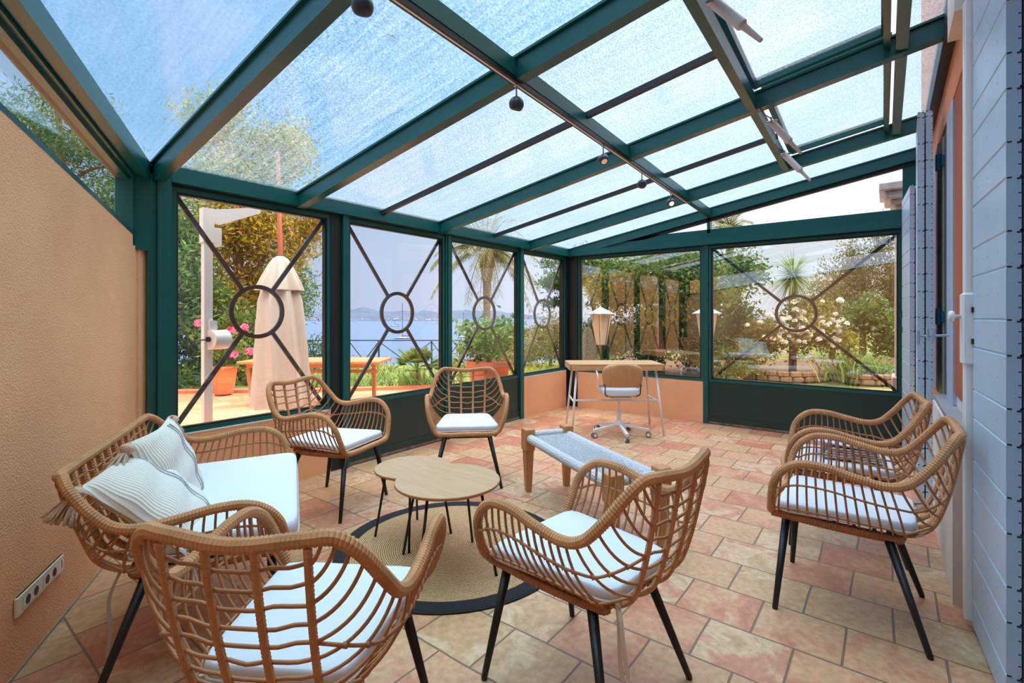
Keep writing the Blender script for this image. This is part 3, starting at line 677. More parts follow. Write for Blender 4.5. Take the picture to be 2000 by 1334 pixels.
# ================================================================ rattan seats
RIM = np.array([[0.2833, 0.0, 0.3932], [0.2725, 0.142, 0.3888], [0.2605, 0.2124, 0.4009], [0.2521, 0.25, 0.4714], [0.2377, 0.269, 0.5373], [0.2011, 0.2782, 0.5909], [0.1465, 0.2839, 0.6218], [0.064, 0.2859, 0.6233], [-0.0271, 0.2876, 0.6033], [-0.1181, 0.2834, 0.5886], [-0.1819, 0.2751, 0.6053], [-0.2379, 0.262, 0.6634], [-0.287, 0.234, 0.7346], [-0.3138, 0.1929, 0.7738], [-0.3301, 0.1376, 0.7756], [-0.3399, 0.0, 0.7627]])
def rim_path(L=0.0, sx=1.0, sz=1.0):
    R = RIM.copy(); R[1:-1, 1] += L; R[:, 0] *= sx; R[:, 2] = .39 + (R[:, 2] - .39) * sz
    half = R[1:-1]; o = half[::-1].copy(); o[:, 1] *= -1
    if L > 0:      # straight front and back bars
        full = np.vstack([[R[0]], half, [R[-1]], o])
    else: full = np.vstack([[R[0]], half, [R[-1]], o])
    return R, full
def rattan_seat(root, L=0.0, sx=1.0, sz=1.0, nrib=4, sofa=False):
    R, full = rim_path(L, sx, sz)
    loop = resample(crom(full, 10, True), .0031, True)
    n = len(loop) // 3 * 3; loop = resample(crom(full, 10, True), .0031 * len(loop) / n, True)
    MB().tube(loop, wrap_radii(len(loop), .0165, .11), 9, closed=True).build('rim', 'rattan', root, smooth=False)
    # half rim, front to back, as a function s in [0,N-1]
    half = crom(R, 12)
    def rimp(i, sg=1): k = i * 12; a = int(k); f = k - a; p = half[a] * (1 - f) + half[min(a + 1, len(half) - 1)] * f; return np.array([p[0], p[1] * sg, p[2]])
    Z = lambda z: .39 + (z - .39) * sz
    topz = R[-1][2]
    rib_prof = [(-.150, .372), (-.205, .385), (-.255, .43), (-.288, .52), (-.315, Z(.64)), (-.336, topz)]
    rib_prof = [(x * sx, z) for x, z in rib_prof]
    ys = np.linspace(-1, 1, nrib)
    yt = .150 + L; yb = .130 + L
    def ribcurve(s, n=8):
        back = .012 * (1 - s * s) if not sofa else .0
        P = [(x - back, (yb + (yt - yb) * k / 5.) * s, z) for k, (x, z) in enumerate(rib_prof)]
        return crom(P, n)
    rr = .0088 if not sofa else .012
    for s in ys:
        c = resample(ribcurve(s), .0032); MB().tube(c, wrap_radii(len(c), rr, .12), 7).build('back_rib', 'rattan', root)
    oc = ribcurve(1.0, 20)   # outer rib, bottom to top
    def on_rib(c, z): i = np.argmin(np.abs(c[:, 2] - z) + (c[:, 0] > -.17) * 1.0); return c[i]
    w = MB(); wr = .0042
    nrow = 8; zs = np.linspace(topz - .035, .435, nrow)
    E = []
    for z in zs: E.append(on_rib(oc, z))
    nside = 13
    xb0, xb1 = -.175 * sx, .235 * sx
    for k in range(nside):
        f = k / (nside - 1); x = xb0 + (xb1 - xb0) * f
        y = (.165 + .035 * f) + L; E.append(np.array([x, y, .386 - .004 * (1 - f)]))
    ia, ib, ic = 13.45, 9.9, 4.45
    # even spacing along the rim
    ib = 9.6
    cand = np.linspace(ic, ib, 400); cx_r = np.array([rimp(q)[0] for q in cand])
    xt = np.linspace(rimp(ib)[0], rimp(ic)[0] - .012, nside + 1)[1:]
    ks = np.r_[np.linspace(ia, ib, nrow), [cand[np.argmin(np.abs(cx_r - x))] for x in xt]]
    fans = {1: [], -1: []}
    for sg in (1, -1):
        for j, (k, e) in enumerate(zip(ks, E)):
            p = rimp(k, sg); e2 = np.array([e[0], e[1] * sg, e[2]])
            if j < nrow: q_ = j / (nrow - 1); ctl = np.array([(e2[0] + p[0]) / 2 - .016 + .01 * q_, e2[1] * .45 + p[1] * .55 + sg * (.012 + .022 * q_), e2[2] * (.5 + .25 * q_) + p[2] * (.5 - .25 * q_) - .006 - .012 * q_])
            else:
                f = (j - nrow) / nside
                ctl = np.array([(p[0] + e2[0]) / 2 - .012 * (1 - f), max(abs(p[1]), abs(e2[1])) * sg + sg * .006, (p[2] * .45 + e2[2] * .55)])
            c = bez(p, ctl, e2, 11); fans[sg].append(c); w.tube(c, wr, 6, caps=False)
        # cross canes, from the front upright round to the outer rib
        for (k0, ta) in ((4, .34), (7, .84)):
            pts = []
            for j in range(len(E) - 1, k0 - 1, -1):
                c = fans[sg][j]; kk = max(0, (j - k0)); 
                f = 1 - min(1.0, kk / (4.0 if ta < .5 else 3.0)); tt = ta + (1 - ta) * f * f
                i = tt * 10; a = int(min(i, 9)); q = c[a] * (1 - (i - a)) + c[a + 1] * (i - a); q = q + np.array([0, sg * .004, 0]); pts.append(q)
            zf = pts[0][2]; fr = min((rimp(q, sg) for q in np.linspace(2.2, 5.2, 60)), key=lambda r: abs(r[2] - zf))
            pts = [fr] + pts; w.tube(crom(pts, 3), wr, 6, caps=False)
            for q in pts[1:-1]:    # lashings where canes cross
                w.tube([q + (-.004, 0, -.004), q + (.004, 0, .004)], .0062, 6)
    # rows across the back
    for z in zs:
        P = []
        for s in np.linspace(-1, 1, 9 if not sofa else 25):
            c = ribcurve(s, 12); q = on_rib(c, z - (.006 if sofa else .012) * (1 - s * s)).copy(); q[0] += .004; P.append(q)
        w.tube(crom(P, 2), wr, 6, caps=False)
    w.build('woven_cane', 'wicker', root, smooth=True)
    # wrapped side rails under the canes and black frame
    fr = MB()
    for sg in (1, -1):
        pts = [(.262 * sx, sg * (.205 + L), .388), (.05, sg * (.192 + L), .376), (-.14 * sx, sg * (.160 + L), .366), (-.17 * sx, sg * (.135 + L), .368)]
        c = resample(crom(pts, 6), .0032); fr.tube(c, wrap_radii(len(c), .013, .14), 7)
        c = c - np.array([0, sg * .010, .014]); fr.tube(c, wrap_radii(len(c), .010, .14), 7)
    back = [(-.17 * sx, -(.14 + L), .368), (-.182 * sx, 0, .364), (-.17 * sx, .14 + L, .368)]
    c = resample(crom(back, 8), .0032); fr.tube(c, wrap_radii(len(c), .011, .14), 7)
    fr.build('wrapped_rail', 'rattan_dark', root)
    b = MB(); yy = .165 + L
    b.box((-.145, -yy, .352), (-.12, yy, .378)).box((.20, -yy, .352), (.225, yy, .378)).box((-.13, -yy, .352), (.21, -yy + .022, .376)).box((-.13, yy - .022, .352), (.21, yy, .376))
    for q in np.linspace(-.09, .17, 5): b.box((q, -yy, .372), (q + .012, yy, .380))
    b.build('seat_frame', 'black', root)
    for (fx, fy, tx, ty) in ((.242, .238, .212, .155), (.242, -.238, .212, -.155), (-.242, .238, -.125, .15), (-.242, -.238, -.125, -.15)):
        sy = 1 if fy > 0 else -1
        MB().tube([(tx * sx, ty + sy * L, .362), (fx * sx, fy + sy * L, .006), (fx * sx, fy + sy * L, 0)], [.0165, .0105, .010], 14).build('leg', 'black', root, smooth=True)

def pad(name, m, parent, outline, z0, z1, crown=.010, n=28, rings=9, edge=None):
    """upholstered pad from an outline function angle->(x,y); soft edges"""
    mb = MB(); V = []; F = []
    prof = []
    h = z1 - z0
    for k in range(rings):      # bottom centre to rim
        a = k / (rings - 1); prof.append((a ** .8 * .97, z0 - crown * .4 * (1 - a ** 2)))
    for k in range(1, 6):
        a = math.pi * k / 6 - math.pi / 2; prof.append((.97 + .03 * math.cos(a), z0 + h / 2 + h / 2 * math.sin(a)))
    for k in range(rings):
        a = 1 - k / (rings - 1); prof.append((a ** .8 * .97, z1 + crown * (1 - a ** 2)))
    for (r, z) in prof:
        for k in range(n * 2):
            t = 2 * math.pi * k / (n * 2); x, y = outline(t); cx, cy = outline(None); V.append((cx + (x - cx) * max(r, .001), cy + (y - cy) * max(r, .001), z))
    m2 = n * 2
    for i in range(len(prof) - 1):
        for k in range(m2): F.append((i * m2 + k, i * m2 + (k + 1) % m2, (i + 1) * m2 + (k + 1) % m2, (i + 1) * m2 + k))
    mb.add(V, F); return mb.build(name, m, parent, smooth=True)
def rrect(x0, x1, yf, yb, p=7.0):
    """rounded trapezoid: half width yf at the front, yb at the back"""
    cx = (x0 + x1) / 2; hx = (x1 - x0) / 2
    def f(t):
        if t is None: return (cx, 0.0)
        c, s = math.cos(t), math.sin(t); k = (abs(c) ** p + abs(s) ** p) ** (-1 / p); X = c * k; Y = s * k
        fr_ = (X + 1) / 2; return (cx + X * hx, Y * (yb + (yf - yb) * fr_))
    return f
def edge_line(outline, z, n=72): return [(*outline(2 * math.pi * k / n), z) for k in range(n)]

# lounge suite group: five armchairs
POSES = {'r1': [2.479, 0.1261, 1.5754], 'c3': [1.4238, 0.7886, 1.4556], 'c2': [2.6498, 2.4716, -2.3865], 'c1': [1.7641, 2.8203, -1.2349], 'c4': [0.6894, 1.1727, 0.5713], 'c5': [3.179, 0.189, 1.676]}
chairL = {
 'c2': 'rattan armchair with front facing the camera, in front of the green double door',
 'c1': 'rattan armchair behind the sofa end, before the first sea window, turned to the tables',
 'c4': 'rattan armchair in the front left corner, its back to the camera, overlapping the sofa',
 'c3': 'rattan armchair in the middle front with ribbons hanging from its back corner',
 'r1': 'rattan armchair closest to the blue shutter, side view, empty white seat pad',
 'c5': 'rattan armchair against the house wall with a folded cloth on its seat',
}
chair0 = thing('rattan_armchair', chairL['c3'], 'armchair', (0, 0, 0), 0, 'rattan armchairs round the tables and along the house wall')
rattan_seat(chair0)
ol = rrect(-.212, .240, .226, .172, 11)
cu_ = pad('seat_pad', 'cushion', chair0, ol, .400, .438, .009)
MB().tube(edge_line(ol, .4035), .0042, 6, closed=True).build('piping', 'piping', cu_, smooth=True)
def ribbon(mb, pts, w=.012):
    P = np.array(pts, float); V = []; F = []
    for i, p in enumerate(P):
        V += [tuple(p + (w / 2 * .7, w / 2 * .7, 0)), tuple(p - (w / 2 * .7, w / 2 * .7, 0)), tuple(p - (w / 2 * .7, w / 2 * .7, 0) + np.array((-.0008, .0008, 0))), tuple(p + (w / 2 * .7, w / 2 * .7, 0) + np.array((-.0008, .0008, 0)))]
    for i in range(len(P) - 1):
        a, b = i * 4, i * 4 + 4
        for k in range(4): F.append((a + k, a + (k + 1) % 4, b + (k + 1) % 4, b + k))
    mb.add(V, F)
for sy in (1, -1):
    tb = MB(); tb.tube(crom([(-.198, sy * .150, .404), (-.215, sy * .165, .41), (-.225, sy * .16, .40), (-.205, sy * .15, .385)], 5), .004, 6); tb.build('pad_tie', 'tie', cu_, smooth=True)
order = ['c3', 'c2', 'c1', 'c4', 'r1', 'c5']
chairs = {}
for i, k in enumerate(order):
    c = chair0 if i == 0 else dup(chair0)
    u, v, th = POSES[k]; c.location = (u, v, 0); c.rotation_euler = (0, 0, th); c['label'] = chairL[k]; chairs[k] = c
# long ribbons on the middle chair
rb = MB(); 
ribbon(rb, crom([(-.212, .155, .41), (-.235, .17, .37), (-.25, .18, .30), (-.262, .178, .23), (-.268, .186, .21)], 5))
ribbon(rb, crom([(-.208, .150, .41), (-.225, .165, .36), (-.232, .17, .26), (-.246, .168, .17), (-.240, .168, .09)], 5))
rb.build('hanging_ribbon', 'tie', chairs['c3'])

# sofa: the same weave, twice as wide
su_, sv_, sth = 0.859, 2.251, -0.489
sofa = thing('rattan_sofa', 'two-seat rattan sofa with white seat cushion along the peach left wall', 'sofa', (su_, sv_, 0), sth)
rattan_seat(sofa, L=.299, sx=1.072, sz=.834, nrib=12, sofa=True)
ol2 = rrect(-.20, .318, .505, .455, 14)
sc_ = pad('seat_cushion', 'sofa_cushion', sofa, ol2, .405, .468, .012, 44)
MB().tube(edge_line(ol2, .409, 120), .005, 6, closed=True).build('piping', 'piping', sc_, smooth=True)
rb = MB(); ribbon(rb, crom([(-.20, -.43, .40), (-.235, -.45, .30), (-.232, -.45, .20), (-.24, -.455, .12)], 6)); rb.build('hanging_ribbon', 'tie', sofa)

# scatter pillows with tassels
def scatter_pillow(label, pos, M3, size=.40, th=.11, drop=None):
    t = bpy.data.objects.new('scatter_pillow', None); C.objects.link(t); tag(t, label, 'pillow', 'tasselled pillows on the sofa')
    t.matrix_world = Matrix.Translation(pos) @ M3.to_4x4()
    V = []; F = []; n = 22; h = size / 2
    for sgn in (1, -1):
        for i in range(n + 1):
            for j in range(n + 1):
                a = i / n * 2 - 1; b = j / n * 2 - 1
                k = max(0, (1 - a ** 2)) ** .42 * max(0, (1 - b ** 2)) ** .42
                pin = 1 - .07 * ((1 - a * a) * (abs(b) ** 3) + (1 - b * b) * (abs(a) ** 3))   # sides drawn in, corners pointed
                z = sgn * th / 2 * k + .006 * math.sin(9 * a + 3 * b) * k
                z += .012 * math.sin(3.2 * b + 1.5) * (1 - k) 
                V.append((a * h * pin, b * h * pin, z))
    m_ = (n + 1) ** 2
    for s in range(2):
        for i in range(n):
            for j in range(n):
                q = [s * m_ + i * (n + 1) + j, s * m_ + (i + 1) * (n + 1) + j, s * m_ + (i + 1) * (n + 1) + j + 1, s * m_ + i * (n + 1) + j + 1]
                F.append(q if s == 0 else q[::-1])
    MB().add(V, F).build('pillow_cover', 'pillow', t, smooth=True)
    sm = MB()
    rnd = random.Random(int(pos[0] * 1000))
    for (a, b) in ((-1, -1), (-1, 1), (1, -1), (1, 1)):
        tm = MB(); c0 = Vector((a * h * .99, b * h * .99, 0)); d = Vector((a, b, 0)).normalized()
        # tassels hang by gravity except where drop says otherwise
        g = (M3.inverted() @ Vector((0, 0, -1))); dirv = (d * .45 + g * .8).normalized()
        side_ = dirv.cross(Vector((0, 0, 1))); side_ = side_.normalized() if side_.length > .1 else Vector((1, 0, 0)); oth = dirv.cross(side_)
        tm.tube([c0, c0 + dirv * .012], .006, 6)
        tm.tube([c0 + dirv * (.006 + q * .034) for q in (0, .25, .5, .75, 1)], [.010, .021, .025, .020, .014], 12)
        for q in range(64):
            an = rnd.uniform(0, 6.283); rr_ = rnd.uniform(.2, 1) * .9; L_q = rnd.uniform(.055, .082)
            o_ = (side_ * math.cos(an) + oth * math.sin(an)) * rr_
            b0 = c0 + dirv * .038 + o_ * .012; b1 = b0 + dirv * L_q * .5 + o_ * .022; b2 = b0 + dirv * L_q * .85 + o_ * .042 + g * .012
            tm.tube(bez(b0, b1, b2, 5), .0034, 5)
        tm.build('tassel', 'tassel', t, smooth=True)
    # raised woven bands
    for xx in (.055, .075):
        P = []
        for j in range(1, n):
            b = j / n * 2 - 1; a = xx / h; k = max(0, (1 - a ** 2)) ** .42 * max(0, (1 - b ** 2)) ** .42
            P.append((b * h, a * h, th / 2 * k + .0015 + .006 * math.sin(9 * b + 3 * a) * k))
        sm.tube(P, .0032, 5)
    sm.build('woven_band', 'rope', t, smooth=True)
    return t
def sofa_pt(x, y, z): c, s = math.cos(sth), math.sin(sth); return Vector((su_ + x * c - y * s, sv_ + x * s + y * c, z))
def basis(nrm, roll, upv=(0, 0, 1)):
    nrm = Vector(nrm).normalized(); x = Vector(upv).cross(nrm).normalized(); y = nrm.cross(x)
    x2 = x * math.cos(roll) + y * math.sin(roll); y2 = nrm.cross(x2)
    return Matrix((x2, y2, nrm)).transposed()
fw_ = Vector((math.cos(sth), math.sin(sth), 0)); lf_ = Vector((-math.sin(sth), math.cos(sth), 0))
scatter_pillow('white striped pillow nearer the camera, its tassel hanging over the sofa rim', Vector((.598, 2.06, .560)), Matrix(((0.6403, 0.5337, 0.5524), (-0.3584, 0.8437, -0.3997), (-0.6794, 0.058, 0.7315))), .39)
scatter_pillow('white striped pillow standing farther along the sofa, behind the other pillow', Vector((.70, 2.25, .595)), Matrix(((0.3074, 0.6082, 0.7318), (-0.1533, 0.7907, -0.5928), (-0.9392, 0.0701, 0.3363))), .36)

# folded cloth on the second wall chair
c5 = chairs['c5']; fc = thing('folded_cloth', 'folded grey cloth lying on the seat of the wall chair behind', 'cloth')
u5, v5, th5 = POSES['c5']; fc.location = (u5, v5, 0); fc.rotation_euler = (0, 0, th5)
fb = MB()
for k in range(5):
    z = .455 + k * .011; fb.cbox((-.16 + .006 * k, -.12 + .004 * k, z), (.10 - .008 * k, .13 - .003 * k, z + .009), .004)
fb.build('folded_layer', mat('grey linen', srgb(176, 176, 180), .9), fc)
MB().prism([(-.15, -.1, .515), (.14, -.12, .535), (.16, .10, .53), (-.12, .12, .512)], (0, 0, 0), (0, 0, .007)).build('top_fold', mat('pale grey linen', srgb(200, 206, 214), .9), fc)

# ================================================================ tables, rug
def round_table(label, c, r, z, rf, th, legr, ang, grp):
    t = thing('coffee_table', label, 'table', (c[0], c[1], 0), 0, grp)
    top = MB().lathe([(r - .003, z - th), (r, z - th + .003), (r, z - .003), (r - .002, z)], 72)
    top.build('table_top', 'oak', t)
    MB().lathe([(r - .003, z - th - .0005), (r + .0008, z - th + .003), (r + .0008, z - .003), (r - .004, z - th - .0004)], 72, close=False).build('edge_band', 'oak_edge', t)
    MB().lathe([(r * .72, z - th - .012), (r * .72, z - th - .0008), (r * .66, z - th - .0008), (r * .66, z - th - .012), (r * .72, z - th - .012)], 40, close=False).build('under_frame', 'black', t)
    for k in range(4):
        a = ang + k * math.pi / 2; rt = r * .70
        MB().tube([(rt * math.cos(a), rt * math.sin(a), z - th - .001), (rf * math.cos(a), rf * math.sin(a), .0)], legr, 10).build('leg', 'black', t, smooth=True)
    return t
round_table('larger round oak topped coffee table on thin black legs, standing on the jute rug', (1.655, 1.67), .250, .420, .258, .014, .0068, math.radians(15), 'pair of nesting coffee tables')
round_table('smaller, lower round coffee table tucked partly under the larger one', (1.765, 2.045), .205, .384, .205, .014, .0066, math.radians(133), 'pair of nesting coffee tables')
rg = MB().lathe([(.0, .0), (.586, .0), (.592, .004), (.588, .009), (.55, .0095), (.02, .0095), (0, .0095)], 96, close=False).build('round_rug', 'jute', None, smooth=True, loc=(1.82, 1.80, .0))
tag(rg, 'round braided jute rug with black border under the coffee tables', 'rug')

# ================================================================ woven bench
bn = thing('woven_bench', 'low wooden bench with white woven rope seat in the middle of the room', 'bench', (2.575, 1.437, 0), math.radians(59.6))
HL, HW = .512, .148
for (a, b) in ((1, 1), (1, -1), (-1, 1), (-1, -1)):
    l = MB().cbox((a * HL - .040, b * HW - .036, .285), (a * HL + .040, b * HW + .036, .43), .004)
    l.add([(a * HL + p * q, b * HW + s * q, z) for z, q in ((.292, .030), (.0, .018)) for p, s in ((-1, -1), (1, -1), (1, 1), (-1, 1))], [(0, 1, 2, 3), (7, 6, 5, 4), (0, 4, 5, 1), (1, 5, 6, 2), (2, 6, 7, 3), (3, 7, 4, 0)])
    l.build('leg', 'teak', bn)
def sag(x): return .395 - .022 * (1 - (x / HL) ** 2)
# rope wound rails, with visible turns
for b in (1, -1):
    P = [(x, b * (HW - .004 * (1 - (x / HL) ** 2)), .368 - .004 * (1 - (x / HL) ** 2)) for x in np.linspace(-HL + .038, HL - .038, 240)]
    MB().tube(P, [.030 if i % 2 else .0285 for i in range(len(P))], 12).build('wound_rail', 'rope', bn)
for a in (1, -1):
    P = [(a * (HL - .005), y, .385) for y in np.linspace(-HW + .036, HW - .036, 60)]
    MB().tube(P, [.026 if i % 2 else .0245 for i in range(len(P))], 12).build('wound_rail', 'rope', bn)
# zigzag twill panel between the rails
V = []; F = []; nx, ny = 200, 44
for i in range(nx + 1):
    for j in range(ny + 1):
        x = -HL + .02 + (2 * HL - .04) * i / nx; y = -HW + .022 + (2 * HW - .044) * j / ny
        e = abs(j / ny * 2 - 1)
        pat = math.sin(2 * math.pi * (i / 3.0 + (1 if (j // 6) % 2 else -1) * j / 3.0))
        z = .386 - .010 * (1 - (x / HL) ** 2) - .004 * (1 - e ** 4) + (.0028 * pat if e < .84 else 0) - (.004 if .76 < e < .84 else 0)
        V.append((x, y, z))
for i in range(nx):
    for j in range(ny): F.append((i * (ny + 1) + j, (i + 1) * (ny + 1) + j, (i + 1) * (ny + 1) + j + 1, i * (ny + 1) + j + 1))
MB().add(V, F).build('woven_seat', 'rope_seat', bn)

# ================================================================ desk and swivel chair
dc = Vector((4.522, 2.154, 0)); fwd = Vector((math.cos(YAW), math.sin(YAW), 0))
dk = thing('desk', 'narrow birch desk on white trestle legs in the far corner', 'desk', tuple(dc + fwd * .24), YAW - math.pi / 2)   # local +x right, +y away
W2, D2 = .478, .235
MB().box((-W2, -D2, .702), (W2, D2, .716)).build('desk_top', 'birch', dk)
MB().box((-W2, -D2, .655), (-W2 + .10, -D2 + .018, .702)).box((W2 - .075, -D2, .655), (W2, -D2 + .018, .702)).box((-W2, D2 - .018, .655), (W2, D2, .702)).box((-W2, -D2, .655), (-W2 + .018, D2, .702)).box((W2 - .018, -D2, .655), (W2, D2, .702)).box((-W2, -D2, .652), (W2, D2, .656)).build('desk_case', 'birch', dk)
dw = MB().box((-W2 + .102, -D2, .657), (-.01, -D2 + .018, .700)).build('drawer', 'birch', dk); MB().lathe([(.0, 0), (.010, 0), (.012, .008), (.0, .010)], 14, M4=Matrix.Translation((-.25, -D2, .678)) @ Matrix.Rotation(math.pi / 2, 4, 'X'), close=False).build('knob', 'birch', dw)
dw = MB().box((-.006, -D2, .657), (W2 - .077, -D2 + .018, .700)).build('drawer', 'birch', dk); MB().lathe([(.0, 0), (.010, 0), (.012, .008), (.0, .010)], 14, M4=Matrix.Translation((.20, -D2, .678)) @ Matrix.Rotation(math.pi / 2, 4, 'X'), close=False).build('knob', 'birch', dw)
for sx in (-1, 1):
    for sy in (-1, 1):
        MB().cyl((sx * (W2 - .075), sy * (D2 - .06), .654), (sx * (W2 - .015), sy * (D2 + .02), 0), .0115).build('leg', 'white', dk, smooth=True)
    MB().cyl((sx * (W2 - .045), -(D2 - .02), .33), (sx * (W2 - .045), (D2 - .02), .33), .010).build('cross_bar', 'white', dk, smooth=True)
MB().cyl((-(W2 - .045), -.10, .33), (W2 - .045, -.10, .33), .010).build('cross_bar', 'white', dk, smooth=True)

oc_ = Vector((0, 0, 0)) + fwd * 4.90 + Vector((math.sin(YAW), -math.cos(YAW), 0)) * (209.0 / 949 * 4.90)
oc = thing('swivel_chair', 'swivel chair with bent oak back and white base at the desk', 'office chair', (oc_.x, oc_.y, 0), YAW - math.pi / 2)
MB().cyl((0, 0, .10), (0, 0, .24), .021).cyl((0, 0, .23), (0, 0, .38), .013).build('gas_column', 'white', oc, smooth=True)
MB().lathe([(.018, .085), (.045, .09), (.05, .12), (.03, .15), (.02, .16)], 20).build('hub', 'white', oc, smooth=True)
for k in range(5):
    a = -math.pi / 2 + .05 + k * 2 * math.pi / 5; ca, sa = math.cos(a), math.sin(a)
    lg = MB().beam((ca * .03, sa * .03, .100), (ca * .29, sa * .29, .062), .030, .022).build('star_leg', 'white', oc)
    cm = MB(); x, y = ca * .285, sa * .285
    for s in (-1, 1):
        px, py = -sa * .013 * s, ca * .013 * s
        cm.tube([(x + px * .4, y + py * .4, .027), (x + px * 1.5, y + py * 1.5, .027)], .027, 18)
    cm.build('caster', 'wheel', oc, smooth=False)
    MB().cyl((x, y, .03), (x, y, .066), .006).tube([(x - sa * .020, y + ca * .020, .027), (x - sa * .0225, y + ca * .0225, .027)], .017, 16).tube([(x + sa * .020, y - ca * .020, .027), (x + sa * .0225, y - ca * .0225, .027)], .017, 16).build('caster_pin', 'white', oc)
# seat shell and pad: chair faces the desk (+y), back towards the camera
V = []; F = []; nu, nv = 20, 26
def shellpt(a, b):      # back board, a across -1..1, b 0 bottom .. 1 top
    y = -.165 - .045 * math.sin(b * 1.45); z = .505 + .225 * b; w = .182 + .018 * math.sin(b * 2.4)
    if b > .62: q = (b - .62) / .38; w *= math.sqrt(max(0.0, 1 - (q * .80) ** 2.6))
    if b < .12: w *= .90 + .10 * (b / .12) ** .5
    return (a * w, y + .055 * a * a * (.4 + .6 * b), z)
for j in range(nv + 1):
    for i in range(nu + 1): V.append(shellpt(i / nu * 2 - 1, j / nv))
for j in range(nv):
    for i in range(nu): F.append((j * (nu + 1) + i, j * (nu + 1) + i + 1, (j + 1) * (nu + 1) + i + 1, (j + 1) * (nu + 1) + i))
sh = MB().add(V, F).build('back_board', 'shell', oc, smooth=True); sm_ = sh.modifiers.new('thick', 'SOLIDIFY'); sm_.thickness = .012
def ofc(t):
    if t is None: return (0, .03)
    c, s = math.cos(t), math.sin(t); k = (abs(c) ** 5 + abs(s) ** 5) ** (-.2); return (c * k * .185, .03 + s * k * .185)
pad('seat_pad', 'cushion', oc, ofc, .418, .478, .006, 24)
MB().box((-.15, -.12, .408), (.15, .17, .417)).build('seat_pan', 'shell', oc)
for s in (-1, 1): MB().tube(crom([(s * .10, -.10, .412), (s * .165, -.155, .43), (s * .172, -.168, .50), (s * .178, -.172, .54)], 5), .006, 6).build('back_support', 'iron', oc)
MB().box((-.10, -.10, .385), (.10, .10, .400)).build('seat_bracket', 'white', oc)
for s in (-1, 1):
    MB().tube(crom([(s * .17, .0, .42), (s * .215, -.03, .50), (s * .222, -.05, .60), (s * .228, .02, .655), (s * .232, .12, .668)], 6), .0085, 8).build('armrest', 'white', oc, smooth=True)

# ================================================================ socket strip
sk_c = WP(-.165 + .0, -.008)
sk = thing('power_socket', 'cream strip of power sockets low on the peach wall', 'socket', WP((.016, .338, .196, .264)[0], -.001), math.atan2(WD.y, WD.x))
SL_, SZ0, SZ1 = (.016, .338, .196, .264)[1], (.016, .338, .196, .264)[2], (.016, .338, .196, .264)[3]
MB().cbox((0, -.011, SZ0), (SL_, .0, SZ1), .004).build('cover_plate', 'beige_plastic', sk)
for x in (.10, .50):
    MB().cbox((SL_ * x, -.013, SZ0 + .012), (SL_ * (x + .36), -.0105, SZ1 - .012), .001).build('socket_module', 'beige_plastic', sk)
    for q in (.09, .25):
        cx_ = SL_ * (x + q)
        MB().lathe([(.0, 0), (.0155, .0), (.0165, -.0015), (.018, -.002)], 20, M4=Matrix.Translation((cx_, -.0137, (SZ0 + SZ1) / 2)) @ Matrix.Rotation(math.pi / 2, 4, 'X'), close=False).build('socket_hole', 'hole', sk)
MB().box((SL_ * .935, -.0115, SZ0 + .02), (SL_ * .95, -.0112, SZ1 - .02)).build('slot', 'hole', sk)

# ================================================================ track lights, blind motors
tr = thing('light_track', 'slim black and white lighting track under the roof purlin', 'light track')
a, b = pl(.2, vp1, -.0), pl(4.75, vp1, -.0)
MB().beam((a[0], a[1] - .006, a[2] - .012), (b[0], b[1] - .006, b[2] - .012), .034, .022).build('track_rail', 'black', tr)
MB().beam((a[0], a[1] - .006, a[2] - .0135), (b[0], b[1] - .006, b[2] - .0135), .009, .003).build('track_slot', 'white', tr)
spots = [(0.965, 'black ball spotlight cut by the top edge of the picture', (.35, .5), 0), (1.853, 'black ball spotlight hanging second along the track', (.1, .3), 0), (2.83, 'ball spotlight third along the track, pale lamp face showing', (-.35, -.5), 1), (3.52, 'small dark ball spotlight fourth along the track', (.5, .3), 0), (4.22, 'ball spotlight farthest along the track, glowing orange', (-.62, -.62), 2)]
for (u, lab, (dx, dy), lit) in spots:
    x, y, z = pl(u, vp1, 0); z -= .105
    t = thing('ball_spotlight', lab, 'spotlight', (x, y - .006, z), 0, 'ball spotlights on the roof track')
    MB().cyl((0, 0, .034), (0, 0, .096), .0045).cyl((0, 0, .084), (0, 0, .098), .012).build('stem', 'steel', t, smooth=True)
    d = Vector((dx, dy, -.72)).normalized(); R4 = d.to_track_quat('Z', 'Y').to_matrix().to_4x4()
    rr_ = .036
    prof = [(rr_ * math.sin(math.pi * k / 18), -rr_ * math.cos(math.pi * k / 18)) for k in range(0, 14)] + [(rr_ * .60, rr_ * .76), (rr_ * .55, rr_ * .66)]
    MB().lathe(prof, 22, M4=R4, close=False).build('ball_shade', mat('gunmetal shade', srgb(52, 60, 68), .35), t, smooth=True)
    MB().lathe([(.0, rr_ * .66), (rr_ * .56, rr_ * .66)], 20, M4=R4, close=False).build('lamp_face', ['hole', 'bulb_dim', 'bulb'][lit], t)

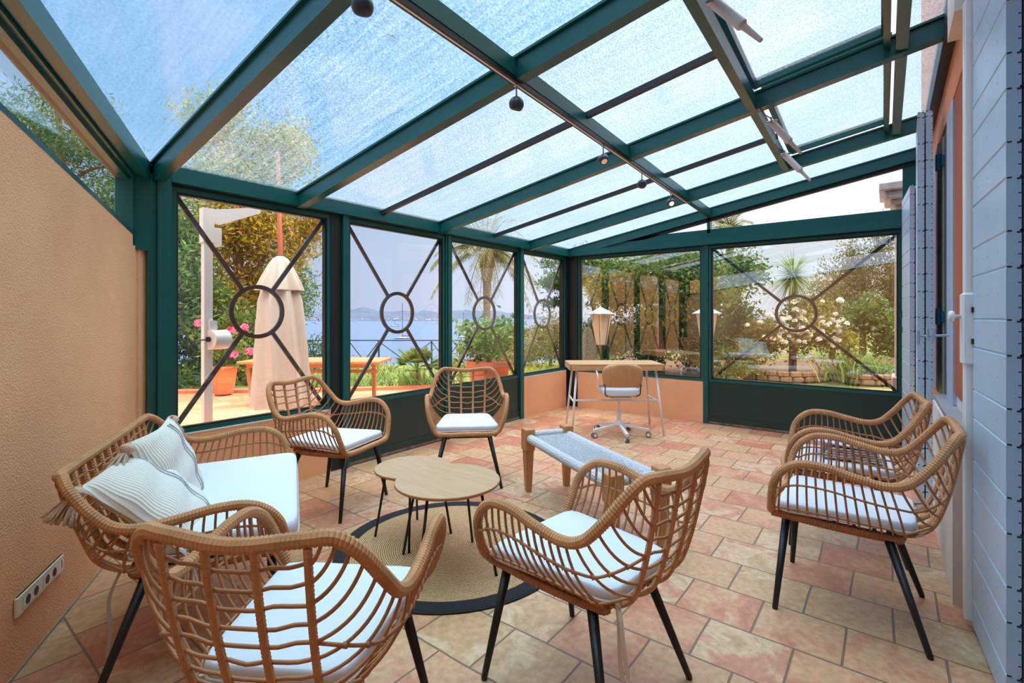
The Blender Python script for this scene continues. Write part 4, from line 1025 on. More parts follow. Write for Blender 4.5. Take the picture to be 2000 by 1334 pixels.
act = [('grey motor of the opening roof light nearest the camera, cut by the top edge', (1.97, .533, 2.417), (1.97, .367, 2.211)), ('upper grey motor of the pair on the far roof light', (3.42, .577, 2.418), (3.42, .418, 2.192)), ('lower grey motor of the pair, closest to the end wall', (4.10, .606, 2.399), (4.10, .443, 2.181))]
for (lab, A, B) in act:
    A = Vector(A); B = Vector(B); d = (B - A); L_a = d.length; dn = d.normalized()
    t = thing('roof_light_motor', lab, 'motor', tuple(A), 0, 'grey motors of the opening roof lights')
    MB().tube([dn * 0, dn * (L_a * .02), dn * (L_a * .60), dn * (L_a * .62)], [.018, .0215, .0215, .017], 18).build('motor_tube', 'actuator', t, smooth=False)
    MB().tube([dn * (L_a * .60), dn * (L_a * .64), dn * (L_a * .66), dn * (L_a * .99), dn * L_a], [.014, .014, .0125, .0085, .006], 14).build('push_rod', mat('warm grey rod', srgb(196, 180, 166), .45), t)
    k = MB().box((-.03, -.004, -.012), (.004, .004, .028)).box((-.012, -.028, .0), (.012, .028, .008)).cyl((0, -.03, .012), (0, .03, .012), .004)
    k.build('mounting_bracket', 'steel', t)
    MB().tube(crom([(-.01, 0, .02), (-.04, .02, .035), (-.10, .03, .03), (-.2, .03, .035)], 6), .003, 6).build('motor_cable', 'black', t, smooth=True)
# a dead leaf and twigs lying on the glass
lfm = MB()
z = rz(2.06) + .12
lf = MB().add([(-.028, 0, 0), (-.005, .010, .004), (.02, .004, 0), (.03, -.002, .002), (-.005, -.010, .002)], [(0, 1, 4), (1, 2, 3, 4)]).build('fallen_leaf', 'leaf_dark', None, loc=(1.338, 1.684, 2.402)); tag(lf, 'single dead leaf lying on the wet roof glass', 'leaf')

# ================================================================ outside
FW = np.array([math.cos(YAW), math.sin(YAW), 0.0]); RT = np.array([math.sin(YAW), -math.cos(YAW), 0.0])
# terrace, garden soil, grass bank falling to the sea
o = MB().add([(-1.3, 13.732, -0.02), (-0.424, 4.473, -0.02), (-8, 3.4, -.02), (9.3, 3.4, -.02), (7.563, 5.123, -0.02), (5.943, 5.93, -0.02), (2.77, 9.033, -0.02)][0:7], [(0, 1, 2, 3, 4, 5, 6)])
o.build('floor_terrace', 'terrace')['kind'] = 'structure'
MB().add([(5.7, -.6, -.021), (10.5, -.6, -.021), (9.6, 1.8, -.021), (9.3, 3.41, -.021), (5.7, 3.41, -.021)], [(0, 1, 2, 3, 4)]).build('floor_garden', 'terrace')['kind'] = 'structure'
MB().add([(-14, 3, -.05), (60, -40, -.05), (60, 30, -.05), (14.24, 5.236, -0.05), (9.208, 8.722, -0.05), (-5.48, 27.706, -0.05)], [(0, 1, 2, 3, 4, 5)]).build('ground', 'lawn')['kind'] = 'structure'
MB().add([(9.208, 8.722, -0.05), (-5.48, 27.706, -0.05), (-17.37, 87.817, -14.901), (29.186, 27.644, -14.901)], [(0, 1, 2, 3)]).add([(9.208, 8.722, -0.05), (29.186, 27.644, -14.901), (60, 30, -12), (60, 30, -.05), (14.24, 5.236, -0.05)], [(0, 1, 2, 3, 4)]).build('ground_bank', 'soil')['kind'] = 'structure'
kb = MB(); kp = [(2.77, 9.033, -0.02), (4.299, 7.314, -0.02), (5.943, 5.93, -0.02), (7.563, 5.123, -0.02)]
for a, b in zip(kp[:-1], kp[1:]): kb.beam(a, b, .14, .05)
kb.build('trim_1', 'terra_red')['kind'] = 'structure'

MB().add([(-3000, -200, -12), (9000, -200, -12), (9000, 9000, -12), (-3000, 9000, -12)], [(0, 1, 2, 3)]).build('sea', 'sea')['kind'] = 'structure'
# the far shore: real ridges 1.4 to 2.2 km away
def ridge(name, dist, x0, x1, base, amp, seed, depth):
    V = []; F = []; n = 160; mrow = 5
    for i in range(n + 1):
        px = x0 + (x1 - x0) * i / n; X = (px - 1000) / 949.0
        h = base + amp * (mnoise.noise(Vector((px * .012, seed, 0))) + .5 * mnoise.noise(Vector((px * .035, seed, 3))) + .25 * mnoise.noise(Vector((px * .09, seed, 5))))
        e = min(1, i / n * 8, (n - i) / n * 4); h = max(.6, h * e)
        for j in range(mrow + 1):
            d = dist + depth * j / mrow; prof = math.sin(math.pi * min(1, j / mrow) * .5) ** .8
            p = FW * d + RT * X * d; V.append((p[0], p[1], -12.2 + h * prof * (1 + .05 * mnoise.noise(Vector((px * .2, j, seed))))))
    for i in range(n):
        for j in range(mrow): F.append((i * (mrow + 1) + j, (i + 1) * (mrow + 1) + j, (i + 1) * (mrow + 1) + j + 1, i * (mrow + 1) + j + 1))
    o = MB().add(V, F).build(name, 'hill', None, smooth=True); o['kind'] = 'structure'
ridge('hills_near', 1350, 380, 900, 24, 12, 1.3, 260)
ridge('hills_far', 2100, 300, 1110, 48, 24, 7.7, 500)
rnd = random.Random(5)
# low white houses of the far shore read only as specks
hs = MB()
for k in range(70):
    px = rnd.uniform(590, 860); d = 1345 + rnd.uniform(0, 60); p = FW * d + RT * (px - 1000) / 949 * d; z = -12 + rnd.uniform(.5, 7)
    s = rnd.uniform(1.0, 2.4); hs.box((p[0] - s, p[1] - s, z), (p[0] + s, p[1] + s, z + rnd.uniform(1, 2.2)))
tag(hs.build('shore_houses', 'offwhite'), 'pale houses scattered along the far shore', 'houses', kind='stuff')

def boat(label, pos, L_b, mast, ang):
    t = thing('sailboat', label, 'boat', tuple(pos), ang, 'boats moored in the bay')
    V = []; F = []; n = 12
    for i in range(n + 1):
        f = i / n * 2 - 1; w = .16 * L_b * math.sqrt(max(.02, 1 - max(f, -.6) ** 2 * 1.0)); w = w if f < .98 else .02
        V += [(f * L_b / 2, -w, .06 * L_b), (f * L_b / 2 * .94, 0, -.02 * L_b), (f * L_b / 2, w, .06 * L_b)]
    for i in range(n): F += [(i * 3, i * 3 + 1, i * 3 + 4, i * 3 + 3), (i * 3 + 1, i * 3 + 2, i * 3 + 5, i * 3 + 4), (i * 3, i * 3 + 3, i * 3 + 5, i * 3 + 2)]
    MB().add(V, F).build('hull', 'boat', t)
    MB().cbox((-.15 * L_b, -.07 * L_b, .06 * L_b), (.15 * L_b, .07 * L_b, .10 * L_b), .02 * L_b).build('cabin', 'boat', t)
    MB().cyl((0, 0, .06 * L_b), (0, 0, mast), .16).cyl((0, 0, .16 * L_b), (-.42 * L_b, 0, .17 * L_b), .22).build('mast', 'rail', t)
boat('sailboat with a tall dark mast moored inside the ring of the double door\'s left leaf', (186.082, 225.23, -12.0), 11, 21, 2.2)
boat('white sailboat moored left of the potted shrub', (218.896, 207.332, -12.0), 9, 16, 2.0)
boat('small white motor cruiser farther out in the bay', (411.679, 513.781, -12.0), 14, 9, 2.4)
boat('low white boat near the railing scroll', (151.746, 155.218, -12.0), 6, 2, 2.3)
boat('tiny pale sailboat far out by the hills', (631.153, 654.998, -12.0), 14, 16, 2.3)

# neighbouring garden wall, met only in the reflections of the end glazing
MB().box((-3.3, 3.9, -.05), (-3.0, 13.0, 2.5)).box((-3.34, 3.86, 2.5), (-2.96, 13.04, 2.6)).build('wall_garden', mat('ochre garden wall', srgb(176, 138, 96), .9, var=.06))['kind'] = 'structure'

# ---- planting helpers
def np_rng(s): return np.random.default_rng(s)
def leaf_mesh(P, size, rg, aspect=.45, up=0.2, name='foliage', m='leaf_green', parent=None, jitter=.5, dirs=None):
    """every leaf a small folded blade of its own"""
    n = len(P); P = np.asarray(P, float)
    d = rg.normal(size=(n, 3)) if dirs is None else dirs + rg.normal(size=(n, 3)) * .3
    d[:, 2] += up; d /= np.linalg.norm(d, axis=1)[:, None]
    a = rg.normal(size=(n, 3)); s = np.cross(d, a); s /= np.linalg.norm(s, axis=1)[:, None]; u = np.cross(s, d)
    L = size * (1 - jitter / 2 + jitter * rg.random(n))[:, None]; W = L * aspect / 2
    b = P; tip = P + d * L - u * L * .12; l = P + d * L * .45 + s * W + u * L * .06; r = P + d * L * .45 - s * W + u * L * .06
    V = np.stack([b, r, tip, l], 1).reshape(-1, 3)
    me = bpy.data.meshes.new(name); F = np.arange(4 * n).reshape(n, 4)
    me.vertices.add(4 * n); me.vertices.foreach_set('co', V.ravel()); me.loops.add(4 * n); me.loops.foreach_set('vertex_index', F.ravel().astype(np.int32))
    me.polygons.add(n); me.polygons.foreach_set('loop_start', (np.arange(n) * 4).astype(np.int32)); me.polygons.foreach_set('loop_total', np.full(n, 4, np.int32))
    me.update(calc_edges=True); me.materials.append(M[m]); o = bpy.data.objects.new(name, me); C.objects.link(o)
    if parent is not None: o.parent = parent
    return o
def clumps(rg, c, r, n, k=24, spread=.26):
    """n points gathered in k clumps inside an ellipsoid"""
    c = np.array(c, float); r = np.array(r, float)
    q = rg.normal(size=(k, 3)); q /= np.linalg.norm(q, axis=1)[:, None]; q *= (rg.random(k) ** .45)[:, None] * .92
    i = rg.integers(0, k, n); p = q[i] + rg.normal(size=(n, 3)) * spread
    return c + p * r
def cloudpts(rg, blobs):
    return np.vstack([clumps(rg, c, r, n, k, s) for (c, r, n, k, s) in blobs])
def trunkmesh(paths, m, parent, name='trunk'):
    mb = MB()
    for (pts, r0, r1) in paths:
        Q = crom(pts, 5); mb.tube(Q, np.linspace(r0, r1, len(Q)), 9)
    return mb.build(name, m, parent, smooth=True)
def tree(name, label, cat, base, blobs, size, m, seed, trunks, group=None, aspect=.45, up=.2, crown='crown', bark='bark'):
    rg = np_rng(seed); t = thing(name, label, cat, tuple(base), 0, group); b = np.array(base)
    P = cloudpts(rg, blobs) - b
    leaf_mesh(P, size, rg, aspect, up, crown, m, t)
    if trunks: trunkmesh([([tuple(np.array(p) - b) for p in pts], r0, r1) for (pts, r0, r1) in trunks], bark, t)
    return t
def blades(c, n, h, spread, rg, w=.022, droop=.6, name='blades', m='leaf_grass', parent=None, seg=4, lean=1.0):
    V = []; F = []
    for k in range(n):
        b = np.array(c[k] if hasattr(c[0], '__len__') else c, float) + np.r_[rg.normal(size=2) * spread, 0]
        a = rg.random() * 6.283; d = np.array([math.cos(a), math.sin(a), 0]); s = np.array([-d[1], d[0], 0]); L = h * (.65 + .6 * rg.random()); ln = lean * (.3 + .9 * rg.random())
        o = len(V)
        for i in range(seg + 1):
            t = i / seg; p = b + d * L * ln * t * (.35 + .65 * t) + np.array([0, 0, L * (t - droop * ln * t * t)]); ww = w * (1 - t ** 2 * .92) / 2
            V += [tuple(p + s * ww), tuple(p - s * ww)]
        for i in range(seg): F.append((o + 2 * i, o + 2 * i + 1, o + 2 * i + 3, o + 2 * i + 2))
    return MB().add(V, F).build(name, m, parent)

# ---- left: golden conifer and green shrubs behind the first window
tree('golden_tree', 'golden green conifer outside the first sea window', 'tree', (4.125, 9.677, 0.0),
     [((4.513, 11.326, 3.059), (1.25, 1.25, .95), 3900, 34, .2), ((5.338, 10.749, 2.884), (.95, .95, .9), 2500, 26, .2), ((4.121, 11.342, 1.823), (.85, .9, .8), 2600, 20, .22), ((5.154, 11.315, 1.872), (.8, .8, .7), 2200, 18, .22),
      ((4.716, 11.063, 4.387), (1.2, 1.2, .8), 3400, 24, .22), ((5.579, 10.765, 4.886), (.9, .9, .7), 1800, 16, .22), ((5.969, 10.587, 3.419), (.6, .6, .5), 1000, 12, .22), ((4.378, 11.501, 5.382), (.8, .8, .6), 1300, 12, .25)],
     .13, 'leaf_gold', 11, [([(4.761, 11.169, -0.185), (4.816, 11.098, 1.178), (4.682, 11.107, 2.727), (4.716, 11.063, 4.387)], .13, .04), ([(4.802, 11.116, 1.848), (5.151, 10.828, 2.53), (5.792, 10.49, 3.263)], .05, .015), ([(4.761, 11.169, 2.518), (4.336, 11.391, 3.041), (3.989, 11.512, 3.221)], .05, .015)], aspect=.35)
tree('green_tree', 'blue green tree at the far left beyond the first sea window', 'tree', (2.929, 10.312, 0.0),
     [((3.346, 10.383, 2.129), (.8, .8, .9), 2600, 22, .22), ((3.056, 10.758, 2.983), (.9, .9, .9), 2600, 20, .25), ((3.598, 10.384, 1.374), (.7, .7, .6), 1900, 16, .25)],
     .12, 'leaf_green', 12, [([(3.056, 10.758, -0.052), (3.172, 10.608, 1.371), (3.114, 10.683, 2.983)], .10, .03)], aspect=.3)
tree('grey_green_tree', 'grey green tree seen directly behind the closed parasol', 'tree', (5.157, 9.951, 0.0),
     [((6.048, 11.794, 1.933), (.8, .8, 1.0), 2400, 20, .22)], .12, 'leaf_green', 112, [([(6.086, 11.744, 0.037), (6.055, 11.784, 1.933)], .07, .02)], aspect=.3)
tree('oleander_hedge', 'oleander bushes low behind the awning post', 'hedge', (3.623, 9.971, 0.0),
     [((3.539, 10.46, 0.793), (.75, .6, .75), 2600, 22, .25), ((4.188, 10.275, 0.472), (.8, .6, .62), 2600, 22, .25), ((3.197, 9.921, 0.14), (.6, .5, .3), 1000, 12, .3), ((4.621, 9.715, 0.219), (.7, .6, .45), 1700, 16, .28), ((5.436, 9.642, 0.319), (.55, .5, .6), 1300, 12, .25)],
     .15, 'leaf_dark', 13, [([(3.757, 10.341, -0.045), (3.727, 10.38, 0.494)], .05, .03)], aspect=.2, up=.5, crown='foliage')
tree('golden_shrub', 'sunlit yellow green shrub beside the terracotta pot', 'shrub', (3.654, 8.383, 0.0),
     [((3.998, 9.213, 0.857), (.42, .35, .42), 1300, 14, .25), ((4.333, 9.108, 0.185), (.5, .4, .28), 900, 10, .3), ((3.596, 9.897, 0.994), (.3, .3, .3), 600, 8, .3)],
     .11, 'leaf_mid', 14, [([(4.009, 9.199, -0.117), (3.998, 9.213, 0.532)], .04, .02)], aspect=.3)
# terracotta pot with pink roses
pot = thing('flower_pot', 'orange terracotta pot with pink roses beside the white post', 'plant pot', (3.227, 8.154, 0.0), 0)
MB().lathe([(.0, .0), (.125, .0), (.135, .02), (.165, .22), (.188, .39), (.205, .40), (.208, .43), (.195, .435), (.185, .43), (.175, .40), (.0, .39)], 36, close=False).build('pot', 'terra', pot, smooth=True)
rg = np_rng(21); leaf_mesh(clumps(rg, (0, 0, .72), (.34, .34, .32), 700, 12, .3), .085, rg, .5, .3, 'foliage', 'leaf_mid', pot)
trunkmesh([([(0, 0, .38), (.05, .02, .6), (.02, .0, .85)], .012, .006), ([(0, 0, .38), (-.1, .02, .6), (-.16, .0, .75)], .01, .005)], 'bark', pot, 'stem')
def bloom(mb, c, r, rg):
    for k in range(14):
        d = rg.normal(size=3); d[2] = abs(d[2]) * .8; d /= np.linalg.norm(d); s = np.cross(d, rg.normal(size=3)); s /= np.linalg.norm(s); u = np.cross(s, d)
        p = np.array(c) + d * r * .35; q = [p - s * r * .5 - u * r * .3, p + s * r * .5 - u * r * .3, p + s * r * .45 + u * r * .5 + d * r * .25, p - s * r * .45 + u * r * .5 + d * r * .25]
        mb.add(q, [(0, 1, 2, 3)])
bl = MB()
for c in ((3.15, 7.694, 0.988), (3.271, 7.538, 1.026), (3.13, 7.558, 0.631), (2.937, 8.296, 1.091), (3.359, 7.588, 0.662)): bloom(bl, np.array(c) - np.array((3.227, 8.154, 0.0)), .085, rg)
bl.build('rose_bloom', 'rose_pink', pot)

# parasol, closed
pc = (2.528, 5.004, 0.0); par = thing('closed_parasol', 'closed white parasol on a red wooden mast outside the first window', 'parasol', pc, 0)
def folded(prof, nf, amp, name, parent, n=96, lean=0.0):
    V = []; F = []
    for (r, z) in prof:
        for k in range(n):
            t = 2 * math.pi * k / n; rr_ = r * (1 + amp * math.sin(nf * t + z * 2.0) + amp * .4 * math.sin((nf * 2 + 1) * t + z * 5)); V.append((rr_ * math.cos(t) + lean * (1.8 - z), rr_ * math.sin(t), z))
    for i in range(len(prof) - 1):
        for k in range(n): F.append((i * n + k, i * n + (k + 1) % n, (i + 1) * n + (k + 1) % n, (i + 1) * n + k))
    return MB().add(V, F).build(name, 'canvas', parent, smooth=True)
folded([(.262, .27), (.265, .36), (.25, .55), (.235, .85), (.222, 1.10), (.195, 1.35), (.15, 1.55), (.10, 1.66), (.05, 1.72)], 8, .13, 'canopy', par, lean=.01)
folded([(.205, 1.47), (.20, 1.50), (.16, 1.60), (.10, 1.74), (.065, 1.80), (.03, 1.825)], 7, .16, 'vent_flap', par)
MB().tube([(0, 0, .05), (.0, 0, 1.8), (-.03, .0, 2.9)], [.024, .024, .022], 14).build('mast', 'pole_red', par, smooth=True)
MB().lathe([(.26, .0), (.26, .05), (.05, .07), (.04, .3), (.03, .3)], 30).build('base', 'white', par, smooth=True)

# awning post with crank box
wp = (1.394, 3.8, 1.265); ap = thing('awning_post', 'white square awning post with crank box and bracket outside the first window', 'post', (wp[0], wp[1], 0), 0)
MB().cbox((-.028, -.028, 0), (.028, .028, 1.94), .003).build('post', 'white', ap)
MB().box((-.036, -.034, 1.72), (.036, .034, 1.96)).box((.03, -.03, 1.70), (.085, .03, 1.83)).prism([(.0, -.025, 1.88), (.0, -.025, 1.95), (.36, -.025, 2.03), (.36, -.025, 1.985), (.09, -.025, 1.86)], (0, 0, 0), (0, .05, 0)).build('bracket', 'white', ap)
MB().cyl((.0, -.05, 1.035), (.115, -.02, 1.035), .068, n=30).box((.0, -.045, 1.10), (.05, -.005, 1.17)).build('crank_box', 'white', ap)
MB().cyl((-.004, -.052, 1.04), (-.02, -.056, 1.04), .018).cyl((-.02, -.056, 1.04), (-.12, -.075, 1.03), .005).build('crank_handle', 'black', ap)
MB().box((-.06, -.06, 0), (.06, .06, .012)).build('foot_plate', 'white', ap)

# picnic table
pt = (3.768, 6.409, 0.0); tb_ = thing('picnic_table', 'wooden garden table standing behind the parasol', 'table', pt, YAW - math.pi / 2)
tp = MB()
for k in range(5): tp.cbox((-.95, -.36 + k * .145, .555), (.97, -.36 + k * .145 + .138, .59), .004)
tp.build('table_top', 'teak', tb_)
MB().box((-.85, -.30, .50), (.80, -.27, .555)).box((-.85, .27, .50), (.80, .30, .555)).build('apron', 'teak', tb_)
for (x, y) in ((-.78, -.28), (.47, -.28), (-.78, .28), (.72, .28)): MB().beam((x, y, 0), (x - (.08 if x < 0 else -.0), y * .9, .5), .05, .05, up=(0, 1, 0)).build('leg', 'teak', tb_)
MB().box((-.9, -.04, .40), (.85, .04, .44)).build('stretcher', 'teak', tb_)

# railing on the edge of the bank
def RP(px, z, d=11.0): p = FW * d + RT * ((px - 1000) / 949.0 * d); return (p[0], p[1], z)
ra = thing('garden_railing', 'dark green iron railing with crossed bars above the sea', 'railing', RP(640, -.05), 0)
r0 = np.array(RP(640, -.05)); rel = lambda p: tuple(np.array(p) - r0)
MB().beam(rel(RP(250, .645)), rel(RP(898, .645)), .04, .022).build('top_rail', 'rail', ra)
MB().beam(rel(RP(250, -.25)), rel(RP(898, -.25)), .03, .02).build('bottom_rail', 'rail', ra)
posts = [270, 373, 431, 534, 579, 682, 740, 843, 898]
for x in posts: MB().cyl(rel(RP(x, -.4)), rel(RP(x, .65)), .018, n=8).build('rail_post', 'rail', ra)
for a, b in zip(posts[:-1], posts[1:]):
    MB().cyl(rel(RP(a, .63)), rel(RP(b, -.24)), .011, n=6).cyl(rel(RP(a, -.24)), rel(RP(b, .63)), .011, n=6).build('cross_bar', 'rail', ra)
    if b - a > 80: MB().lathe([(.0, -.012), (.03, -.012), (.045, 0), (.03, .012), (0, .012)], 14, M4=Matrix.Translation(rel(RP((a + b) / 2, .195))) @ Matrix.Rotation(YAW - math.pi / 2, 4, 'Z') @ Matrix.Rotation(math.pi / 2, 4, 'X'), close=False).build('rosette', 'stone', ra)
P = [np.array(rel(RP(898, .655))) + RT * (.02 + .06 * (1 - math.cos(t)) + 0) * 1.0 + np.array([0, 0, -.09 + .075 * math.cos(t) + .015]) for t in np.linspace(0, 5.0, 18)]
MB().tube(P, .012, 6).build('scroll_end', 'rail', ra)

# strap leaved border, fan palm
rg = np_rng(31); cs = []
for k in range(560):
    px = rg.uniform(600, 905); d = 8.15 + rg.random() * 1.7; p = FW * d + RT * (px - 1000) / 949 * d; cs.append((p[0], p[1], -.04))
tag(blades(cs, 560, .42, .03, rg, .026, .55, 'border_grass', 'leaf_grass'), 'border of strap leaved plants along the terrace edge', 'plants', kind='stuff')
def fan_palm(label, base, R_, n, seed, z0, name='fan_palm'):
    rg = np_rng(seed); t = thing(name, label, 'palm', tuple(base), 0); V = []; F = []
    for k in range(n):
        a = rg.random() * 6.283; el = rg.uniform(.15, 1.25); d = np.array([math.cos(a) * math.cos(el), math.sin(a) * math.cos(el), math.sin(el)]); L = R_ * rg.uniform(.45, .7); c = np.array([0, 0, z0]) + d * L
        s = np.cross(d, [0, 0, 1.0]); s /= np.linalg.norm(s); u = np.cross(s, d)
        V_o = len(V); V += [tuple(np.array([0, 0, z0]) - s * .006), tuple(np.array([0, 0, z0]) + s * .006), tuple(c + s * .005), tuple(c - s * .005)]; F.append((V_o, V_o + 1, V_o + 2, V_o + 3))
        for j in range(15):
            f = (j / 14 - .5) * 2.6; dd = d * math.cos(f) + s * math.sin(f); l = R_ * .5 * (1 - .25 * abs(f) / 1.3); w = .016; ss = -d * math.sin(f) + s * math.cos(f)
            V_o = len(V); tip = c + dd * l - np.array([0, 0, l * .18]); mid_ = c + dd * l * .5
            V += [tuple(c), tuple(mid_ + ss * w), tuple(tip), tuple(mid_ - ss * w)]; F.append((V_o, V_o + 1, V_o + 2, V_o + 3))
    MB().add(V, F).build('fronds', 'leaf_mid', t)
    trunkmesh([([(0, 0, -.05), (0, 0, z0)], .07, .06)], 'palm_bark', t)
    return t
fan_palm('small fan palm growing against the railing', (5.708, 6.511, 0.0), .50, 34, 41, .22)

# tall date palm
pb = (10.63, 9.139, -0.305); pz = (10.621, 9.15, 3.088); pm = thing('date_palm', 'tall date palm rising behind the big pot', 'palm tree', pb, 0)
H_ = pz[2] - pb[2]
Q = [(0, 0, -.6), (0, 0, H_ * .5), (0, 0, H_ * .70), (0, 0, H_ * .82), (0, 0, H_ * .93), (0, 0, H_ * 1.0)]
Qc = crom(Q, 16); rr0 = np.interp(Qc[:, 2], [-.6, H_ * .6, H_ * .72, H_ * .86, H_ * .95, H_], [.10, .105, .12, .20, .22, .16])
MB().tube(Qc, [r * (1.06 if i % 2 else .94) for i, r in enumerate(rr0)], 14).build('trunk', 'palm_bark', pm)
def fronds(mb, c, n, L, rg, el0=-.5, el1=1.2, leaf=.42, w=.028, seg=16):
    for k in range(n):
        a = rg.random() * 6.283; el = el0 + (el1 - el0) * (k + .5) / n; d = np.array([math.cos(a), math.sin(a), 0]); P = []
        for i in range(seg + 1):
            t = i / seg; P.append(np.array(c) + d * L * (math.cos(el) * t * (1 - .18 * t)) + np.array([0, 0, L * (math.sin(el) * t - .55 * t * t * (1.0 - .25 * math.sin(el)))]))
        mb.tube(P, np.linspace(.022, .006, seg + 1), 4, caps=False)
        for i in range(2, seg + 1):
            tan = P[i] - P[i - 1]; tan /= np.linalg.norm(tan); s = np.cross(tan, [0, 0, 1.0]); s /= (np.linalg.norm(s) + 1e-9)
            for q in (0, .5):
                pc_ = P[i] - tan * L / seg * q
                for sg in (1, -1):
                    dd = s * sg * .75 + tan * .55 + np.array([0, 0, -.25]); dd /= np.linalg.norm(dd); l = leaf * (1 - .5 * (i / seg) ** 2) * rg.uniform(.8, 1.1); tip = pc_ + dd * l - np.array([0, 0, l * .22]); wv = np.cross(dd, [0, 0, 1.0]); wv /= np.linalg.norm(wv)
                    m_ = pc_ + dd * l * .45; mb.add([pc_, m_ + wv * w / 2, tip, m_ - wv * w / 2], [(0, 1, 2, 3)])
rg = np_rng(51); fm_ = MB(); fronds(fm_, (0, 0, H_ + .12), 46, 1.95, rg, -.35, 1.35, .42, .032); fm_.build('fronds', 'leaf_palm', pm)
dm = MB()
for k in range(60):
    a = rg.random() * 6.283; r_ = rg.uniform(.1, .75); p0 = np.array([0, 0, H_ + .1]); p1 = np.array([math.cos(a) * r_ * .6, math.sin(a) * r_ * .6, H_ + .38]); p2 = np.array([math.cos(a) * r_, math.sin(a) * r_, H_ + .12 + rg.uniform(-.05, .2)])
    dm.tube(bez(p0, p1, p2, 6), .016, 5)
dm.build('date_stalks', 'dates', pm)

# big terracotta pot with shrub
bp_ = (4.958, 4.226, 0.0); bpt = thing('terracotta_planter', 'large ribbed terracotta planter with leafy shrub outside the double door', 'plant pot', bp_, 0)
MB().lathe([(0, 0), (.20, 0), (.205, .03), (.24, .25), (.262, .46), (.265, .50), (.29, .505), (.305, .52), (.305, .60), (.29, .615), (.27, .61), (.265, .56), (0, .55)], 40, close=False).build('pot', 'terra_red', bpt, smooth=True)
rg = np_rng(61); leaf_mesh(cloudpts(rg, [((0, 0, .93), (.42, .42, .26), 900, 16, .26), ((-.1, .1, .7), (.30, .3, .14), 300, 8, .3)]), .085, rg, .5, .2, 'foliage', 'leaf_green', bpt)
trunkmesh([([(0, 0, .5), (.05, .03, .75), (.18, .1, 1.0)], .014, .005), ([(0, 0, .5), (-.06, .0, .75), (-.22, .1, .98)], .014, .005), ([(0, 0, .5), (.0, -.1, .8), (.08, -.2, 1.05)], .012, .005)], 'bark', bpt, 'stem')

# shrubs below the fourth window and the slope beyond
tree('flowering_border', 'low golden bushes with pink tips beyond the terrace edge', 'shrub', (6.206, 8.595, 0.0),
     [((6.333, 9.137, 0.15), (.6, .3, .16), 500, 10, .3), ((6.515, 8.574, -0.005), (.45, .3, .2), 450, 10, .3), ((7.492, 7.475, 0.127), (.4, .4, .3), 700, 10, .3)], .07, 'leaf_rose', 71, [([(6.409, 8.876, -0.205), (6.409, 8.876, 0.016)], .02, .01)], crown='foliage')
tree('rounded_shrub', 'brown green rounded shrub in the fourth sea window', 'shrub', (9.853, 6.45, 0.0),
     [((10.11, 6.543, 0.606), (.65, .6, .62), 2600, 22, .24), ((10.168, 7.285, 0.252), (.6, .6, .3), 1300, 12, .3), ((11.163, 8.45, 0.654), (.5, .5, .4), 800, 10, .3), ((8.7, 6.731, 0.365), (.5, .5, .3), 900, 10, .3)], .09, 'leaf_olive', 72, [([(10.071, 6.593, -0.027), (10.094, 6.563, 0.542)], .05, .02)], crown='foliage')
rg = np_rng(73); cs = []
for k in range(900):
    px = rg.uniform(985, 1125); d = 8.6 + rg.random() * 2.6; p = FW * d + RT * (px - 1000) / 949 * d; cs.append((p[0], p[1], -.05))
tag(blades(cs, 900, .26, .04, rg, .02, .5, 'meadow_grass', 'leaf_lime', seg=3), 'yellow green grasses below the fourth sea window', 'grass', kind='stuff')
tree('maritime_pine', 'pine with layered dark branches near the corner post', 'tree', (12.327, 6.762, 0.0),
     [((9.303, 5.952, 1.93), (.35, .4, .16), 900, 12, .28), ((9.015, 5.506, 2.118), (.4, .5, .2), 1100, 12, .28), ((9.253, 6.016, 1.525), (.22, .3, .1), 400, 8, .3), ((9.652, 6.318, 2.448), (.25, .3, .08), 250, 6, .3), ((8.812, 4.953, 2.233), (.5, .5, .3), 1200, 14, .28)], .10, 'leaf_dark', 74,
     [([(9.87, 5.219, 0.25), (9.835, 5.264, 1.409), (9.185, 5.288, 2.063), (9.303, 5.952, 2.046)], .07, .02)], aspect=.25)

# ---- garden behind the end wall
tree('evergreen_tree', 'broad green tree arching over the garden beyond the desk', 'tree', (15.467, 5.856, 0.0),
     [((8.739, 4.23, 1.931), (.75, .7, .38), 3600, 24, .26), ((8.801, 3.332, 2.035), (.8, .8, .42), 4600, 26, .26), ((9.003, 2.745, 1.738), (.6, .7, .52), 3800, 22, .26), ((9.078, 3.954, 1.534), (.5, .6, .25), 1200, 14, .28), ((10.255, 2.434, 1.989), (.6, .6, .42), 2800, 18, .26), ((9.523, 4.85, 1.51), (.3, .4, .15), 300, 8, .3), ((9.115, 3.253, 1.278), (.7, .6, .38), 3000, 18, .26)],
     .10, 'leaf_mid', 81, [([(8.997, 3.406, 0.454), (8.967, 3.445, 1.181), (8.899, 3.369, 1.948)], .09, .03), ([(8.979, 3.429, 1.278), (9.207, 2.807, 1.75)], .04, .02), ([(8.979, 3.429, 1.374), (8.707, 4.107, 1.874)], .04, .02)])
tree('laurel_hedge', 'dark hedge behind the garden lanterns', 'hedge', (15.161, 6.251, 0.0),
     [((9.523, 4.85, 0.68), (.7, .5, .45), 3200, 22, .26), ((9.65, 3.869, 0.757), (.8, .5, .55), 4200, 26, .26), ((9.821, 2.994, 0.826), (.7, .5, .6), 4200, 20, .26), ((11.109, 2.637, 0.959), (.8, .5, .8), 4600, 20, .26), ((8.876, 4.869, 0.441), (.5, .4, .3), 900, 12, .3)], .10, 'leaf_dark', 82, [([(9.65, 3.869, 0.283), (9.65, 3.869, 0.652)], .05, .03)], crown='foliage')
